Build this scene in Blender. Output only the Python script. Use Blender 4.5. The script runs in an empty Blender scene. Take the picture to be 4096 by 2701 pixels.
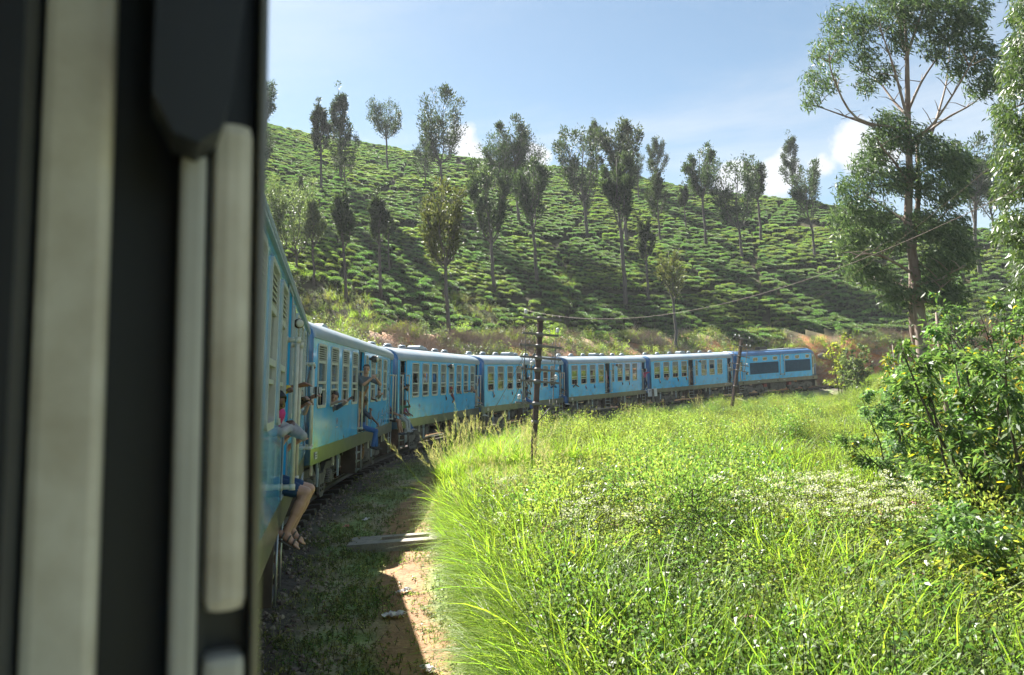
import bpy, bmesh, math, random
import numpy as np
from mathutils import Vector, Matrix
R = random.Random(7); NR = np.random.default_rng(11)
S = bpy.context.scene; COL = S.collection; D2R = math.radians
# ------------------------------------------------------------------ camera, sky, sun, exposure
F_PX, PITCH, ROLL, CAMZ = 2876.0, 0.08496, 0.05976, 2.3
fw = Vector((0, math.cos(PITCH), math.sin(PITCH))); u0 = Vector((0, -math.sin(PITCH), math.cos(PITCH))); r0 = Vector((1, 0, 0))
cr_, sr_ = math.cos(ROLL), math.sin(ROLL)
RIGHT = r0 * cr_ - u0 * sr_; UP = r0 * sr_ + u0 * cr_
cam = bpy.data.cameras.new('camera'); camo = bpy.data.objects.new('camera', cam); COL.objects.link(camo)
camo.matrix_world = Matrix(((RIGHT.x, UP.x, -fw.x, 0), (RIGHT.y, UP.y, -fw.y, 0), (RIGHT.z, UP.z, -fw.z, CAMZ), (0, 0, 0, 1)))
cam.sensor_width = 36; cam.lens = 36 * F_PX / 4096; cam.clip_start = 0.02; cam.clip_end = 6000
cam.dof.use_dof = True; cam.dof.focus_distance = 22.0; cam.dof.aperture_fstop = 5.0
S.camera = camo
SUN_AZ, SUN_EL = D2R(-32.5), D2R(47.5)          # azimuth from +Y towards +X
w = bpy.data.worlds.new('World'); S.world = w; w.use_nodes = True
nt = w.node_tree; N = nt.nodes; Lk = nt.links; N.clear()
def nd(t, **k):
    n = N.new(t)
    for a, b in k.items(): setattr(n, a, b)
    return n
out = nd('ShaderNodeOutputWorld'); bg = nd('ShaderNodeBackground'); bg.inputs[1].default_value = 0.066
sky = nd('ShaderNodeTexSky', sky_type='NISHITA'); sky.sun_disc = False
sky.sun_elevation = SUN_EL; sky.sun_rotation = SUN_AZ; sky.air_density = 1.0; sky.dust_density = 1.5; sky.ozone_density = 1.2; sky.altitude = 1500
tc = nd('ShaderNodeTexCoord')
def math_(op, a, b=None, c=None, clamp=False):
    n = nd('ShaderNodeMath', operation=op, use_clamp=clamp)
    for i, v in enumerate((a, b, c)):
        if v is None: continue
        if isinstance(v, (int, float)): n.inputs[i].default_value = v
        else: Lk.new(v, n.inputs[i])
    return n.outputs[0]
def smooth(v, lo, hi):
    n = nd('ShaderNodeMapRange', interpolation_type='SMOOTHSTEP')
    Lk.new(v, n.inputs[0]); n.inputs[1].default_value = lo; n.inputs[2].default_value = hi
    return n.outputs[0]
def noise(vec, scale, detail=6, rough=.55, dist=0.0):
    n = nd('ShaderNodeTexNoise'); Lk.new(vec, n.inputs['Vector']); n.inputs['Scale'].default_value = scale
    n.inputs['Detail'].default_value = detail; n.inputs['Roughness'].default_value = rough; n.inputs['Distortion'].default_value = dist
    return n.outputs[0]
mp = nd('ShaderNodeMapping'); Lk.new(tc.outputs['Generated'], mp.inputs[0]); mp.inputs['Rotation'].default_value = (0, D2R(-24), D2R(10)); mp.inputs['Scale'].default_value = (.9, 1.2, 5.5)
cir = math_('MULTIPLY', smooth(noise(mp.outputs[0], 1.15, 7, .6, .5), .40, .74), .55)
# low cumulus: a belt of small clouds near the horizon, two of them where the photograph has them
sep = nd('ShaderNodeSeparateXYZ'); Lk.new(tc.outputs['Generated'], sep.inputs[0])
cn = noise(tc.outputs['Generated'], 9.0, 8, .58)
def blob(px, py, rad):
    v = (fw + RIGHT * ((px - 2048) / F_PX) + UP * ((1350.5 - py) / F_PX)).normalized()
    n = nd('ShaderNodeVectorMath', operation='DISTANCE'); Lk.new(tc.outputs['Generated'], n.inputs[0]); n.inputs[1].default_value = v
    return math_('SUBTRACT', 1.0, math_('DIVIDE', n.outputs['Value'], rad))
bl = blob(1840, 570, .045)
for q in ((1870, 620, .05), (3390, 600, .07), (3290, 660, .06), (3130, 680, .06), (2960, 730, .05), (2130, 620, .03)):
    bl = math_('MAXIMUM', bl, blob(*q))
cum = smooth(math_('ADD', math_('MULTIPLY', bl, .75), math_('MULTIPLY', math_('SUBTRACT', cn, .5), 2.0)), .18, .5)
belt = math_('MULTIPLY', math_('MULTIPLY', smooth(cn, .56, .66), smooth(sep.outputs['Z'], .30, .16)), smooth(noise(tc.outputs['Generated'], 1.6, 2), .5, .62))
cloud = math_('MAXIMUM', math_('MULTIPLY', cum, .95), math_('MAXIMUM', cir, math_('MULTIPLY', belt, .6)), clamp=True)
mx = nd('ShaderNodeMix', data_type='RGBA'); Lk.new(cloud, mx.inputs['Factor']); tint = nd('ShaderNodeMix', data_type='RGBA', blend_type='MULTIPLY'); tint.inputs['Factor'].default_value = 1; Lk.new(sky.outputs[0], tint.inputs['A']); tint.inputs['B'].default_value = (.555, .60, .54, 1); Lk.new(tint.outputs['Result'], mx.inputs['A']); mx.inputs['B'].default_value = (3.2, 3.3, 3.4, 1)
Lk.new(mx.outputs['Result'], bg.inputs[0]); Lk.new(bg.outputs[0], out.inputs[0])
sl = bpy.data.lights.new('sun', 'SUN'); sl.energy = 5.0; sl.angle = D2R(.5); sl.color = (1, .955, .88)
so = bpy.data.objects.new('sun', sl); COL.objects.link(so)
sd = Vector((math.sin(SUN_AZ) * math.cos(SUN_EL), math.cos(SUN_AZ) * math.cos(SUN_EL), math.sin(SUN_EL)))
so.rotation_euler = sd.to_track_quat('Z', 'Y').to_euler(); so.location = sd * 120
vs = S.view_settings; vs.view_transform = 'Standard'; vs.look = 'None'; vs.gamma = 1; vs.use_curve_mapping = False; vs.exposure = 2.2
S.cycles.max_bounces = 8; S.cycles.diffuse_bounces = 4; S.cycles.glossy_bounces = 3; S.cycles.transmission_bounces = 5; S.cycles.transparent_max_bounces = 8
# ------------------------------------------------------------------ materials
MATS = {}
def mat(name, col, rough=.6, metal=0.0, spec=.5, var=.12, scale=3.0, bump=0.0, bscale=40., coat=0.0, col2=None, island=0.0, obj_rand=0.0, transl=0.0, coords='Object', alpha_edge=None, stretch=None):
    """procedural Principled material: two-tone noise, optional grain relief, per-leaf variation and translucency"""
    if name in MATS: return MATS[name]
    m = bpy.data.materials.new(name); m.use_nodes = True; t = m.node_tree; n = t.nodes; l = t.links
    p = n['Principled BSDF']; p.inputs['Roughness'].default_value = rough; p.inputs['Metallic'].default_value = metal
    p.inputs['Specular IOR Level'].default_value = spec
    if coat: p.inputs['Coat Weight'].default_value = coat; p.inputs['Coat Roughness'].default_value = .06
    c2 = col2 or tuple(min(1, c * (1 - var * 2)) for c in col)
    co = n.new('ShaderNodeTexCoord'); src = co.outputs[coords]
    if stretch:
        mpn = n.new('ShaderNodeMapping'); mpn.inputs['Scale'].default_value = stretch; l.new(src, mpn.inputs[0]); src = mpn.outputs[0]
    nz = n.new('ShaderNodeTexNoise'); nz.inputs['Scale'].default_value = scale; nz.inputs['Detail'].default_value = 5; nz.inputs['Roughness'].default_value = .62; l.new(src, nz.inputs['Vector'])
    mr = n.new('ShaderNodeMapRange'); mr.inputs[1].default_value = .32; mr.inputs[2].default_value = .68; l.new(nz.outputs[0], mr.inputs[0])
    mix = n.new('ShaderNodeMix'); mix.data_type = 'RGBA'; mix.inputs['A'].default_value = (*col, 1); mix.inputs['B'].default_value = (*c2, 1); l.new(mr.outputs[0], mix.inputs['Factor'])
    c = mix.outputs['Result']
    if island or obj_rand:
        hsv = n.new('ShaderNodeHueSaturation'); l.new(c, hsv.inputs['Color'])
        g = n.new('ShaderNodeNewGeometry'); oi = n.new('ShaderNodeObjectInfo')
        def rng(s, amt, base):
            q = n.new('ShaderNodeMapRange'); q.inputs[3].default_value = base - amt; q.inputs[4].default_value = base + amt; l.new(s, q.inputs[0]); return q.outputs[0]
        v = n.new('ShaderNodeMath'); v.operation = 'MULTIPLY'
        l.new(rng(g.outputs['Random Per Island'], island, 1), v.inputs[0]); l.new(rng(oi.outputs['Random'], obj_rand, 1), v.inputs[1]); l.new(v.outputs[0], hsv.inputs['Value'])
        h = n.new('ShaderNodeMath'); h.operation = 'ADD'
        l.new(rng(g.outputs['Random Per Island'], -.035 * min(1, island * 2), .25), h.inputs[0]); l.new(rng(oi.outputs['Random'], .03 * min(1, obj_rand * 3), .25), h.inputs[1]); l.new(h.outputs[0], hsv.inputs['Hue'])
        c = hsv.outputs[0]
    l.new(c, p.inputs['Base Color'])
    if bump:
        b = n.new('ShaderNodeBump'); b.inputs['Strength'].default_value = bump; b.inputs['Distance'].default_value = .02
        z = n.new('ShaderNodeTexNoise'); z.inputs['Scale'].default_value = bscale; z.inputs['Detail'].default_value = 4; l.new(src, z.inputs['Vector']); l.new(z.outputs[0], b.inputs['Height']); l.new(b.outputs[0], p.inputs['Normal'])
    if transl:
        tr = n.new('ShaderNodeBsdfTranslucent'); ms = n.new('ShaderNodeMixShader'); ms.inputs[0].default_value = transl
        gm = n.new('ShaderNodeMix'); gm.data_type = 'RGBA'; gm.blend_type = 'MULTIPLY'; gm.inputs['Factor'].default_value = 1; l.new(c, gm.inputs['A']); gm.inputs['B'].default_value = (2.05, 2.3, 1.15, 1)
        l.new(gm.outputs['Result'], tr.inputs['Color']); l.new(p.outputs[0], ms.inputs[1]); l.new(tr.outputs[0], ms.inputs[2]); l.new(ms.outputs[0], n['Material Output'].inputs[0])
    MATS[name] = m; return m
def glass_mat(name, refl, tint, body, bodyc):
    m = bpy.data.materials.new(name); m.use_nodes = True; t = m.node_tree; n = t.nodes; l = t.links; n.clear()
    o = n.new('ShaderNodeOutputMaterial'); tr = n.new('ShaderNodeBsdfTransparent'); tr.inputs[0].default_value = (*tint, 1)
    gl = n.new('ShaderNodeBsdfGlossy'); gl.inputs['Roughness'].default_value = .03; df = n.new('ShaderNodeBsdfDiffuse'); df.inputs[0].default_value = (*bodyc, 1)
    lw = n.new('ShaderNodeLayerWeight'); lw.inputs[0].default_value = .35; mr = n.new('ShaderNodeMapRange'); mr.inputs[3].default_value = refl; mr.inputs[4].default_value = 1; l.new(lw.outputs['Fresnel'], mr.inputs[0])
    co = n.new('ShaderNodeTexCoord'); nz = n.new('ShaderNodeTexNoise'); nz.inputs['Scale'].default_value = 6; l.new(co.outputs['Object'], nz.inputs['Vector'])
    bm_ = n.new('ShaderNodeMapRange'); bm_.inputs[3].default_value = body * .4; bm_.inputs[4].default_value = body * 1.6; l.new(nz.outputs[0], bm_.inputs[0])
    a = n.new('ShaderNodeMixShader'); l.new(bm_.outputs[0], a.inputs[0]); l.new(tr.outputs[0], a.inputs[1]); l.new(df.outputs[0], a.inputs[2])
    b = n.new('ShaderNodeMixShader'); l.new(mr.outputs[0], b.inputs[0]); l.new(a.outputs[0], b.inputs[1]); l.new(gl.outputs[0], b.inputs[2]); l.new(b.outputs[0], o.inputs[0])
    return m
def paint_mat(name, col, worn, rough=.22):
    """coach enamel: clear-coated colour with vertical weather streaks and faded patches"""
    m = mat(name, col, rough, 0, .5, coat=.8, scale=.9, col2=worn, stretch=(2.2, 1, .45))
    n = m.node_tree.nodes; l = m.node_tree.links; p = n['Principled BSDF']
    co = n.new('ShaderNodeTexCoord'); mp_ = n.new('ShaderNodeMapping'); mp_.inputs['Scale'].default_value = (14, 1, .8); l.new(co.outputs['Object'], mp_.inputs[0])
    nz = n.new('ShaderNodeTexNoise'); nz.inputs['Scale'].default_value = 1.0; nz.inputs['Detail'].default_value = 6; l.new(mp_.outputs[0], nz.inputs['Vector'])
    mr = n.new('ShaderNodeMapRange'); mr.inputs[1].default_value = .5; mr.inputs[2].default_value = .8; mr.inputs[4].default_value = .5; l.new(nz.outputs[0], mr.inputs[0])
    old = p.inputs['Base Color'].links[0].from_socket; mx_ = n.new('ShaderNodeMix'); mx_.data_type = 'RGBA'; l.new(mr.outputs[0], mx_.inputs['Factor']); l.new(old, mx_.inputs['A']); mx_.inputs['B'].default_value = (*[min(1, c * .55 + .16) for c in col], 1)
    l.new(mx_.outputs['Result'], p.inputs['Base Color'])
    sx_ = n.new('ShaderNodeSeparateXYZ'); l.new(co.outputs['Object'], sx_.inputs[0]); zr = n.new('ShaderNodeMapRange'); zr.inputs[1].default_value = 1.95; zr.inputs[2].default_value = 1.3; l.new(sx_.outputs['Z'], zr.inputs[0])
    dn = n.new('ShaderNodeTexNoise'); dn.inputs['Scale'].default_value = 2.4; dn.inputs['Detail'].default_value = 7; dn.inputs['Roughness'].default_value = .7; l.new(co.outputs['Object'], dn.inputs['Vector'])
    dr = n.new('ShaderNodeMapRange'); dr.inputs[1].default_value = .46; dr.inputs[2].default_value = .72; l.new(dn.outputs[0], dr.inputs[0]); dm = n.new('ShaderNodeMath'); dm.operation = 'MULTIPLY_ADD'; l.new(zr.outputs[0], dm.inputs[0]); l.new(dr.outputs[0], dm.inputs[1])
    sp_ = n.new('ShaderNodeMapRange'); sp_.inputs[1].default_value = .66; sp_.inputs[2].default_value = .74; sp_.inputs[4].default_value = .5; l.new(dn.outputs[0], sp_.inputs[0]); l.new(sp_.outputs[0], dm.inputs[2])
    m3 = n.new('ShaderNodeMix'); m3.data_type = 'RGBA'; l.new(dm.outputs[0], m3.inputs['Factor']); l.new(mx_.outputs['Result'], m3.inputs['A']); m3.inputs['B'].default_value = (.13, .17, .18, 1); m3.clamp_factor = True; l.new(m3.outputs['Result'], p.inputs['Base Color'])
    b = n.new('ShaderNodeBump'); b.inputs['Strength'].default_value = .14; b.inputs['Distance'].default_value = .03; z = n.new('ShaderNodeTexNoise'); z.inputs['Scale'].default_value = 1.6; l.new(co.outputs['Object'], z.inputs['Vector']); l.new(z.outputs[0], b.inputs['Height']); l.new(b.outputs[0], p.inputs['Coat Normal'])
    return m
M_BLUE = paint_mat('sky_blue_enamel', (.022, .45, .95), (.08, .52, .93))
M_NAVY = paint_mat('dark_blue_enamel', (.003, .085, .23), (.006, .11, .27), .3)
M_SKIRT = mat('grey_skirt_paint', (.10, .10, .085), .3, 0, .5, coat=.5, scale=2, col2=(.17, .165, .13))
M_ROOF = mat('dusty_roof_paint', (.22, .31, .38), .36, 0, .5, scale=1.3, col2=(.36, .38, .40), bump=.1, bscale=8)
M_CREAM = mat('cream_paint', (.62, .60, .50), .4, var=.1, scale=8, col2=(.50, .46, .36))
M_FRAME = mat('window_frame_paint', (.52, .53, .48), .42, var=.1, scale=7)
M_DARK = mat('dark_void_paint', (.012, .012, .012), .7)
M_INNER = mat('interior_lining', (.30, .28, .22), .6)
M_GRIME = mat('oily_underframe', (.035, .032, .028), .75, scale=6, col2=(.09, .075, .058), bump=.4, bscale=25)
M_BOGIE = mat('dusty_bogie_steel', (.10, .092, .082), .75, scale=5, col2=(.19, .17, .145), bump=.3, bscale=25)
M_STEP = mat('brown_step_plate', (.062, .045, .035), .55, scale=4, col2=(.10, .075, .058))
M_BAR = mat('worn_bar_steel', (.42, .45, .46), .35, .6, scale=9)
M_PALE = mat('pale_bracket_paint', (.38, .45, .50), .5, scale=7)
M_RUSTW = mat('ochre_wheel_paint', (.25, .13, .04), .5)
M_SEAT = mat('dark_blue_seat', (.02, .03, .06), .7)
M_CURT = mat('curtain_cloth', (.60, .62, .60), .9, scale=6, transl=.25)
M_GLASS = glass_mat('window_glass', .22, (.80, .86, .82), .16, (.52, .55, .52))
M_GLASS2 = glass_mat('tinted_window_glass', .34, (.55, .62, .52), .06, (.45, .5, .4))
M_WHITE = mat('white_print', (.70, .70, .68), .5); M_BLACK = mat('black_plastic', (.012, .012, .014), .35)
M_YEL = mat('yellow_paint', (.72, .50, .02), .45); M_RED = mat('faded_red_paint', (.30, .07, .06), .55)
M_PURP = mat('violet_print', (.13, .03, .16), .6)
M_RAIL = mat('worn_rail', (.07, .055, .045), .5, .4, scale=8); M_RAILTOP = mat('polished_rail_head', (.55, .56, .57), .25, .9)
M_SLEEPER = mat('sleeper_timber', (.06, .048, .038), .85, scale=12)
M_STEELPOLE = mat('rusted_pole_steel', (.045, .030, .024), .6, .2, scale=9, col2=(.09, .055, .04))
M_ARM = mat('weathered_arm_steel', (.20, .19, .18), .65, scale=9, col2=(.11, .09, .08)); M_INS = mat('white_porcelain', (.72, .72, .70), .25)
M_CONC = mat('mossy_concrete', (.30, .27, .23), .9, scale=7, col2=(.17, .155, .13), bump=.6, bscale=30)
M_ROCK = mat('grey_rock', (.24, .22, .20), .9, scale=3, col2=(.13, .12, .11), bump=.7, bscale=9)
M_BARK = mat('grey_bark', (.105, .092, .080), .9, scale=5, col2=(.055, .046, .040), bump=.6, bscale=18, stretch=(1, 1, .25))
M_GUM = mat('peeling_gum_bark', (.30, .26, .22), .8, scale=2.2, col2=(.13, .07, .045), bump=.4, bscale=14, stretch=(1, 1, .3))
M_STEM = mat('brown_green_stem', (.09, .07, .04), .8, scale=12, col2=(.05, .045, .025))
M_WIRE = mat('orange_wire', (.13, .08, .055), .6)
LEAF = dict(rough=.55, spec=.2, scale=1.2)
M_GREV = mat('silver_oak_leaf', (.040, .057, .028), island=.4, obj_rand=.18, transl=.30, col2=(.028, .042, .022), rough=.55, spec=.2, scale=1.2)
M_GREVY = mat('bronze_leaf', (.088, .088, .036), island=.4, transl=.3, col2=(.055, .068, .03), **LEAF)
M_SILV = mat('silvery_leaf', (.125, .155, .085), island=.45, transl=.34, col2=(.08, .11, .055), rough=.5, spec=.25, scale=1)
M_EUC = mat('gum_leaf', (.075, .108, .062), island=.5, transl=.30, col2=(.05, .078, .044), rough=.48, spec=.3, scale=.5)
M_SAP = mat('sapling_leaf', (.095, .150, .052), island=.4, obj_rand=.15, transl=.42, col2=(.07, .12, .042), rough=.45, spec=.35, scale=1.2)
M_TEAL = mat('blue_green_leaf', (.115, .185, .095), island=.4, transl=.45, col2=(.09, .15, .07), rough=.45, spec=.35, scale=1.2)
M_SAPY = mat('yellow_green_leaf', (.15, .19, .045), island=.4, transl=.45, col2=(.20, .20, .04), **LEAF)
M_YLEAF = mat('yellowed_leaf', (.42, .33, .03), island=.4, transl=.4, **LEAF)
M_TEA = mat('tea_leaf', (.090, .148, .046), island=.4, obj_rand=.25, transl=.38, col2=(.062, .108, .036), rough=.45, spec=.5, scale=1.5)
M_TEA2 = mat('tea_new_flush', (.14, .185, .045), island=.4, obj_rand=.25, transl=.42, col2=(.095, .145, .04), rough=.45, spec=.4, scale=1.5)
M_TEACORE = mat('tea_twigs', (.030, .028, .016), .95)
M_GRASS = mat('tall_grass_blade', (.170, .220, .038), island=.25, obj_rand=.22, transl=.55, col2=(.125, .195, .02), rough=.5, spec=.28, scale=1.2)
M_GRASSD = mat('straw_grass_blade', (.28, .25, .10), island=.3, obj_rand=.2, transl=.35, col2=(.20, .19, .07), **LEAF)
M_WEED = mat('weed_leaf', (.185, .210, .062), island=.25, obj_rand=.32, transl=.48, col2=(.14, .17, .05), **LEAF)
M_WEEDD = mat('dark_weed_leaf', (.095, .150, .042), island=.22, obj_rand=.3, transl=.42, rough=.42, spec=.45, scale=1.2)
M_LAWN = mat('turf_blade', (.21, .24, .10), island=.4, obj_rand=.35, transl=.35, col2=(.18, .155, .08), **LEAF)
M_FLOWER = mat('white_flower', (.50, .50, .43), .8, island=.15, transl=.25); M_PINK = mat('pink_flower', (.60, .22, .30), .8, island=.2); M_ORFL = mat('red_new_leaf', (.50, .09, .04), .5, island=.3, transl=.3)
M_TWIG = mat('dry_brush_twig', (.40, .32, .26), .9, island=.4, scale=2, col2=(.27, .21, .16))
M_SEED = mat('grass_seed_head', (.38, .33, .20), .8, island=.3, transl=.3)
# ------------------------------------------------------------------ mesh helpers
def tag(o, label=None, cat=None, group=None, kind=None):
    for k, v in (('label', label), ('category', cat), ('group', group), ('kind', kind)):
        if v: o[k] = v
    return o
def link(name, me, parent=None, loc=None):
    o = bpy.data.objects.new(name, me); COL.objects.link(o)
    if parent is not None: o.parent = parent
    if loc is not None: o.location = loc
    return o
def empty(name, loc=(0, 0, 0), rz=0):
    o = bpy.data.objects.new(name, None); COL.objects.link(o); o.location = loc; o.rotation_euler = (0, 0, rz); o.empty_display_size = .3
    return o
def copy_tree(o, parent=None):
    c = o.copy(); COL.objects.link(c)
    if parent is not None: c.parent = parent
    for ch in o.children: copy_tree(ch, c)
    return c
def npmesh(name, V, Fc, mats, smooth=False, midx=None):
    me = bpy.data.meshes.new(name); V = np.asarray(V, np.float32); Fc = np.asarray(Fc, np.int32); k = Fc.shape[1]
    me.vertices.add(len(V)); me.vertices.foreach_set('co', V.ravel())
    me.loops.add(Fc.size); me.loops.foreach_set('vertex_index', Fc.ravel())
    me.polygons.add(len(Fc)); me.polygons.foreach_set('loop_start', np.arange(len(Fc), dtype=np.int32) * k)
    if midx is not None: me.polygons.foreach_set('material_index', np.asarray(midx, np.int32))
    if smooth: me.polygons.foreach_set('use_smooth', np.ones(len(Fc), bool))
    for m in (mats if isinstance(mats, (list, tuple)) else [mats]): me.materials.append(m)
    me.update(calc_edges=True); return me
class MB:
    """collects boxes, tubes, prisms and lathes into one mesh"""
    def __init__(s): s.v = []; s.f = []; s.m = []; s.mats = []; s.sm = []
    def mi(s, m):
        if m not in s.mats: s.mats.append(m)
        return s.mats.index(m)
    def poly(s, pts, m, smooth=False):
        b = len(s.v); s.v += [tuple(p) for p in pts]; s.f.append(tuple(range(b, b + len(pts)))); s.m.append(s.mi(m)); s.sm.append(smooth)
    def box(s, x0, x1, y0, y1, z0, z1, m, bev=0.0):
        if bev:
            bm = bmesh.new(); bmesh.ops.create_cube(bm, size=1)
            for q in bm.verts: q.co = Vector(((x0 + x1) / 2 + q.co.x * (x1 - x0), (y0 + y1) / 2 + q.co.y * (y1 - y0), (z0 + z1) / 2 + q.co.z * (z1 - z0)))
            bmesh.ops.bevel(bm, geom=bm.edges[:], offset=bev, segments=2, affect='EDGES', profile=.6)
            s.bm(bm, m); bm.free(); return
        P = [(x0, y0, z0), (x1, y0, z0), (x1, y1, z0), (x0, y1, z0), (x0, y0, z1), (x1, y0, z1), (x1, y1, z1), (x0, y1, z1)]
        b = len(s.v); s.v += P
        for f in ((0, 3, 2, 1), (4, 5, 6, 7), (0, 1, 5, 4), (1, 2, 6, 5), (2, 3, 7, 6), (3, 0, 4, 7)):
            s.f.append(tuple(b + i for i in f)); s.m.append(s.mi(m)); s.sm.append(False)
    def bm(s, bm, m, smooth=False):
        b = len(s.v); bm.verts.index_update(); s.v += [tuple(q.co) for q in bm.verts]
        for f in bm.faces: s.f.append(tuple(b + q.index for q in f.verts)); s.m.append(s.mi(m)); s.sm.append(smooth)
    def tube(s, pts, rad, m, n=8, cap=True, smooth=True):
        pts = [Vector(p) for p in pts]; k = len(pts); rad = [rad] * k if isinstance(rad, (int, float)) else rad
        b = len(s.v); prev = None
        for i, p in enumerate(pts):
            d = (pts[min(i + 1, k - 1)] - pts[max(i - 1, 0)]).normalized()
            if prev is None: a = d.orthogonal().normalized()
            else:
                a = prev - d * prev.dot(d); a = a.normalized() if a.length > 1e-6 else d.orthogonal().normalized()
            prev = a; c = d.cross(a)
            for j in range(n):
                t = 2 * math.pi * j / n; s.v.append(tuple(p + (a * math.cos(t) + c * math.sin(t)) * rad[i]))
        for i in range(k - 1):
            for j in range(n):
                s.f.append((b + i * n + j, b + i * n + (j + 1) % n, b + (i + 1) * n + (j + 1) % n, b + (i + 1) * n + j)); s.m.append(s.mi(m)); s.sm.append(smooth)
        if cap:
            s.f.append(tuple(b + j for j in reversed(range(n)))); s.m.append(s.mi(m)); s.sm.append(False)
            s.f.append(tuple(b + (k - 1) * n + j for j in range(n))); s.m.append(s.mi(m)); s.sm.append(False)
    def lathe(s, prof, m, n=16, axis='Z', org=(0, 0, 0), smooth=True):
        b = len(s.v); k = len(prof); o = Vector(org)
        for r_, h in prof:
            for j in range(n):
                t = 2 * math.pi * j / n; x, y = r_ * math.cos(t), r_ * math.sin(t)
                s.v.append(tuple(o + (Vector((x, y, h)) if axis == 'Z' else Vector((x, h, y)) if axis == 'Y' else Vector((h, x, y)))))
        for i in range(k - 1):
            for j in range(n): s.f.append((b + i * n + j, b + i * n + (j + 1) % n, b + (i + 1) * n + (j + 1) % n, b + (i + 1) * n + j)); s.m.append(s.mi(m)); s.sm.append(smooth)
        s.f.append(tuple(b + j for j in range(n))); s.m.append(s.mi(m)); s.sm.append(False); s.f.append(tuple(b + (k - 1) * n + j for j in range(n))); s.m.append(s.mi(m)); s.sm.append(False)
    def torus(s, org, R_, r_, m, axis='Z', n=20, k=6):
        o = Vector(org); pts = []
        b = len(s.v)
        for i in range(n):
            t = 2 * math.pi * i / n
            for j in range(k):
                q = 2 * math.pi * j / k; rr = R_ + r_ * math.cos(q); x, y, h = rr * math.cos(t), rr * math.sin(t), r_ * math.sin(q)
                s.v.append(tuple(o + (Vector((x, y, h)) if axis == 'Z' else Vector((x, h, y)) if axis == 'Y' else Vector((h, x, y)))))
        for i in range(n):
            for j in range(k): s.f.append((b + i * k + j, b + ((i + 1) % n) * k + j, b + ((i + 1) % n) * k + (j + 1) % k, b + i * k + (j + 1) % k)); s.m.append(s.mi(m)); s.sm.append(True)
    def prism(s, poly, m, axis, lo, hi):
        """poly in the two other axes, extruded along axis"""
        def P(a, b_, h): return (h, a, b_) if axis == 'X' else (a, h, b_) if axis == 'Y' else (a, b_, h)
        k = len(poly); b = len(s.v); s.v += [P(a, c, lo) for a, c in poly] + [P(a, c, hi) for a, c in poly]
        for i in range(k): s.f.append((b + i, b + (i + 1) % k, b + k + (i + 1) % k, b + k + i)); s.m.append(s.mi(m)); s.sm.append(False)
        s.f.append(tuple(b + i for i in reversed(range(k)))); s.m.append(s.mi(m)); s.sm.append(False); s.f.append(tuple(b + k + i for i in range(k))); s.m.append(s.mi(m)); s.sm.append(False)
    def mesh(s, name):
        me = bpy.data.meshes.new(name); me.from_pydata(s.v, [], s.f)
        for m in s.mats: me.materials.append(m)
        me.polygons.foreach_set('material_index', s.m); me.polygons.foreach_set('use_smooth', s.sm); me.update()
        bm = bmesh.new(); bm.from_mesh(me); bmesh.ops.recalc_face_normals(bm, faces=bm.faces); bm.to_mesh(me); bm.free(); return me
    def build(s, name, parent=None, loc=None): return link(name, s.mesh(name), parent, loc)
# ------------------------------------------------------------------ train geometry (heights from the skirt edge; 1.0 m above the rail head)
CL, GAP, CANT, GRADE, HW = 11.17, 1.11, 0.0708, 0.01774, 1.4
PSI0 = -0.24701; DPSI = [.21985, .24515, .22879, .21158, .2273, .18899]
def frame(a, psi, L_):
    u = Vector((math.sin(psi), math.cos(psi), GRADE)).normalized(); n = Vector((math.cos(psi), -math.sin(psi), 0)); up = n * math.sin(CANT) + Vector((0, 0, math.cos(CANT)))
    r = u.cross(up).normalized(); up = r.cross(u).normalized(); O = a - r * HW - up * 1.0 + Vector((0, 0, CAMZ))
    return Matrix(((u.x, -r.x, up.x, O.x), (u.y, -r.y, up.y, O.y), (u.z, -r.z, up.z, O.z), (0, 0, 0, 1)))
CARS = []; P = Vector((-1.28, 2.68, -1.30)); psi = PSI0; LOCO_L = 10.68
Pz = None
for i in range(7):
    L_ = LOCO_L if i == 6 else CL
    u = Vector((math.sin(psi), math.cos(psi), GRADE)); n1 = Vector((math.cos(psi), -math.sin(psi), 0))
    CARS.append(frame(P, psi, L_)); b = P + u * L_
    if i == 0:
        pz = psi - .2217; um = Vector((math.sin((psi + pz) / 2), math.cos((psi + pz) / 2), GRADE)); nz_ = Vector((math.cos(pz), -math.sin(pz), 0))
        bz = P - n1 * HW - um * GAP + nz_ * HW; uz = Vector((math.sin(pz), math.cos(pz), GRADE)); ZC = frame(bz - uz * CL + nz_ * -.031, pz, CL)
    if i < 6:
        p2 = psi + DPSI[i]; um = Vector((math.sin((psi + p2) / 2), math.cos((psi + p2) / 2), GRADE)); n2 = Vector((math.cos(p2), -math.sin(p2), 0))
        P = b - n1 * HW + um * GAP + n2 * HW; psi = p2
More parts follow.
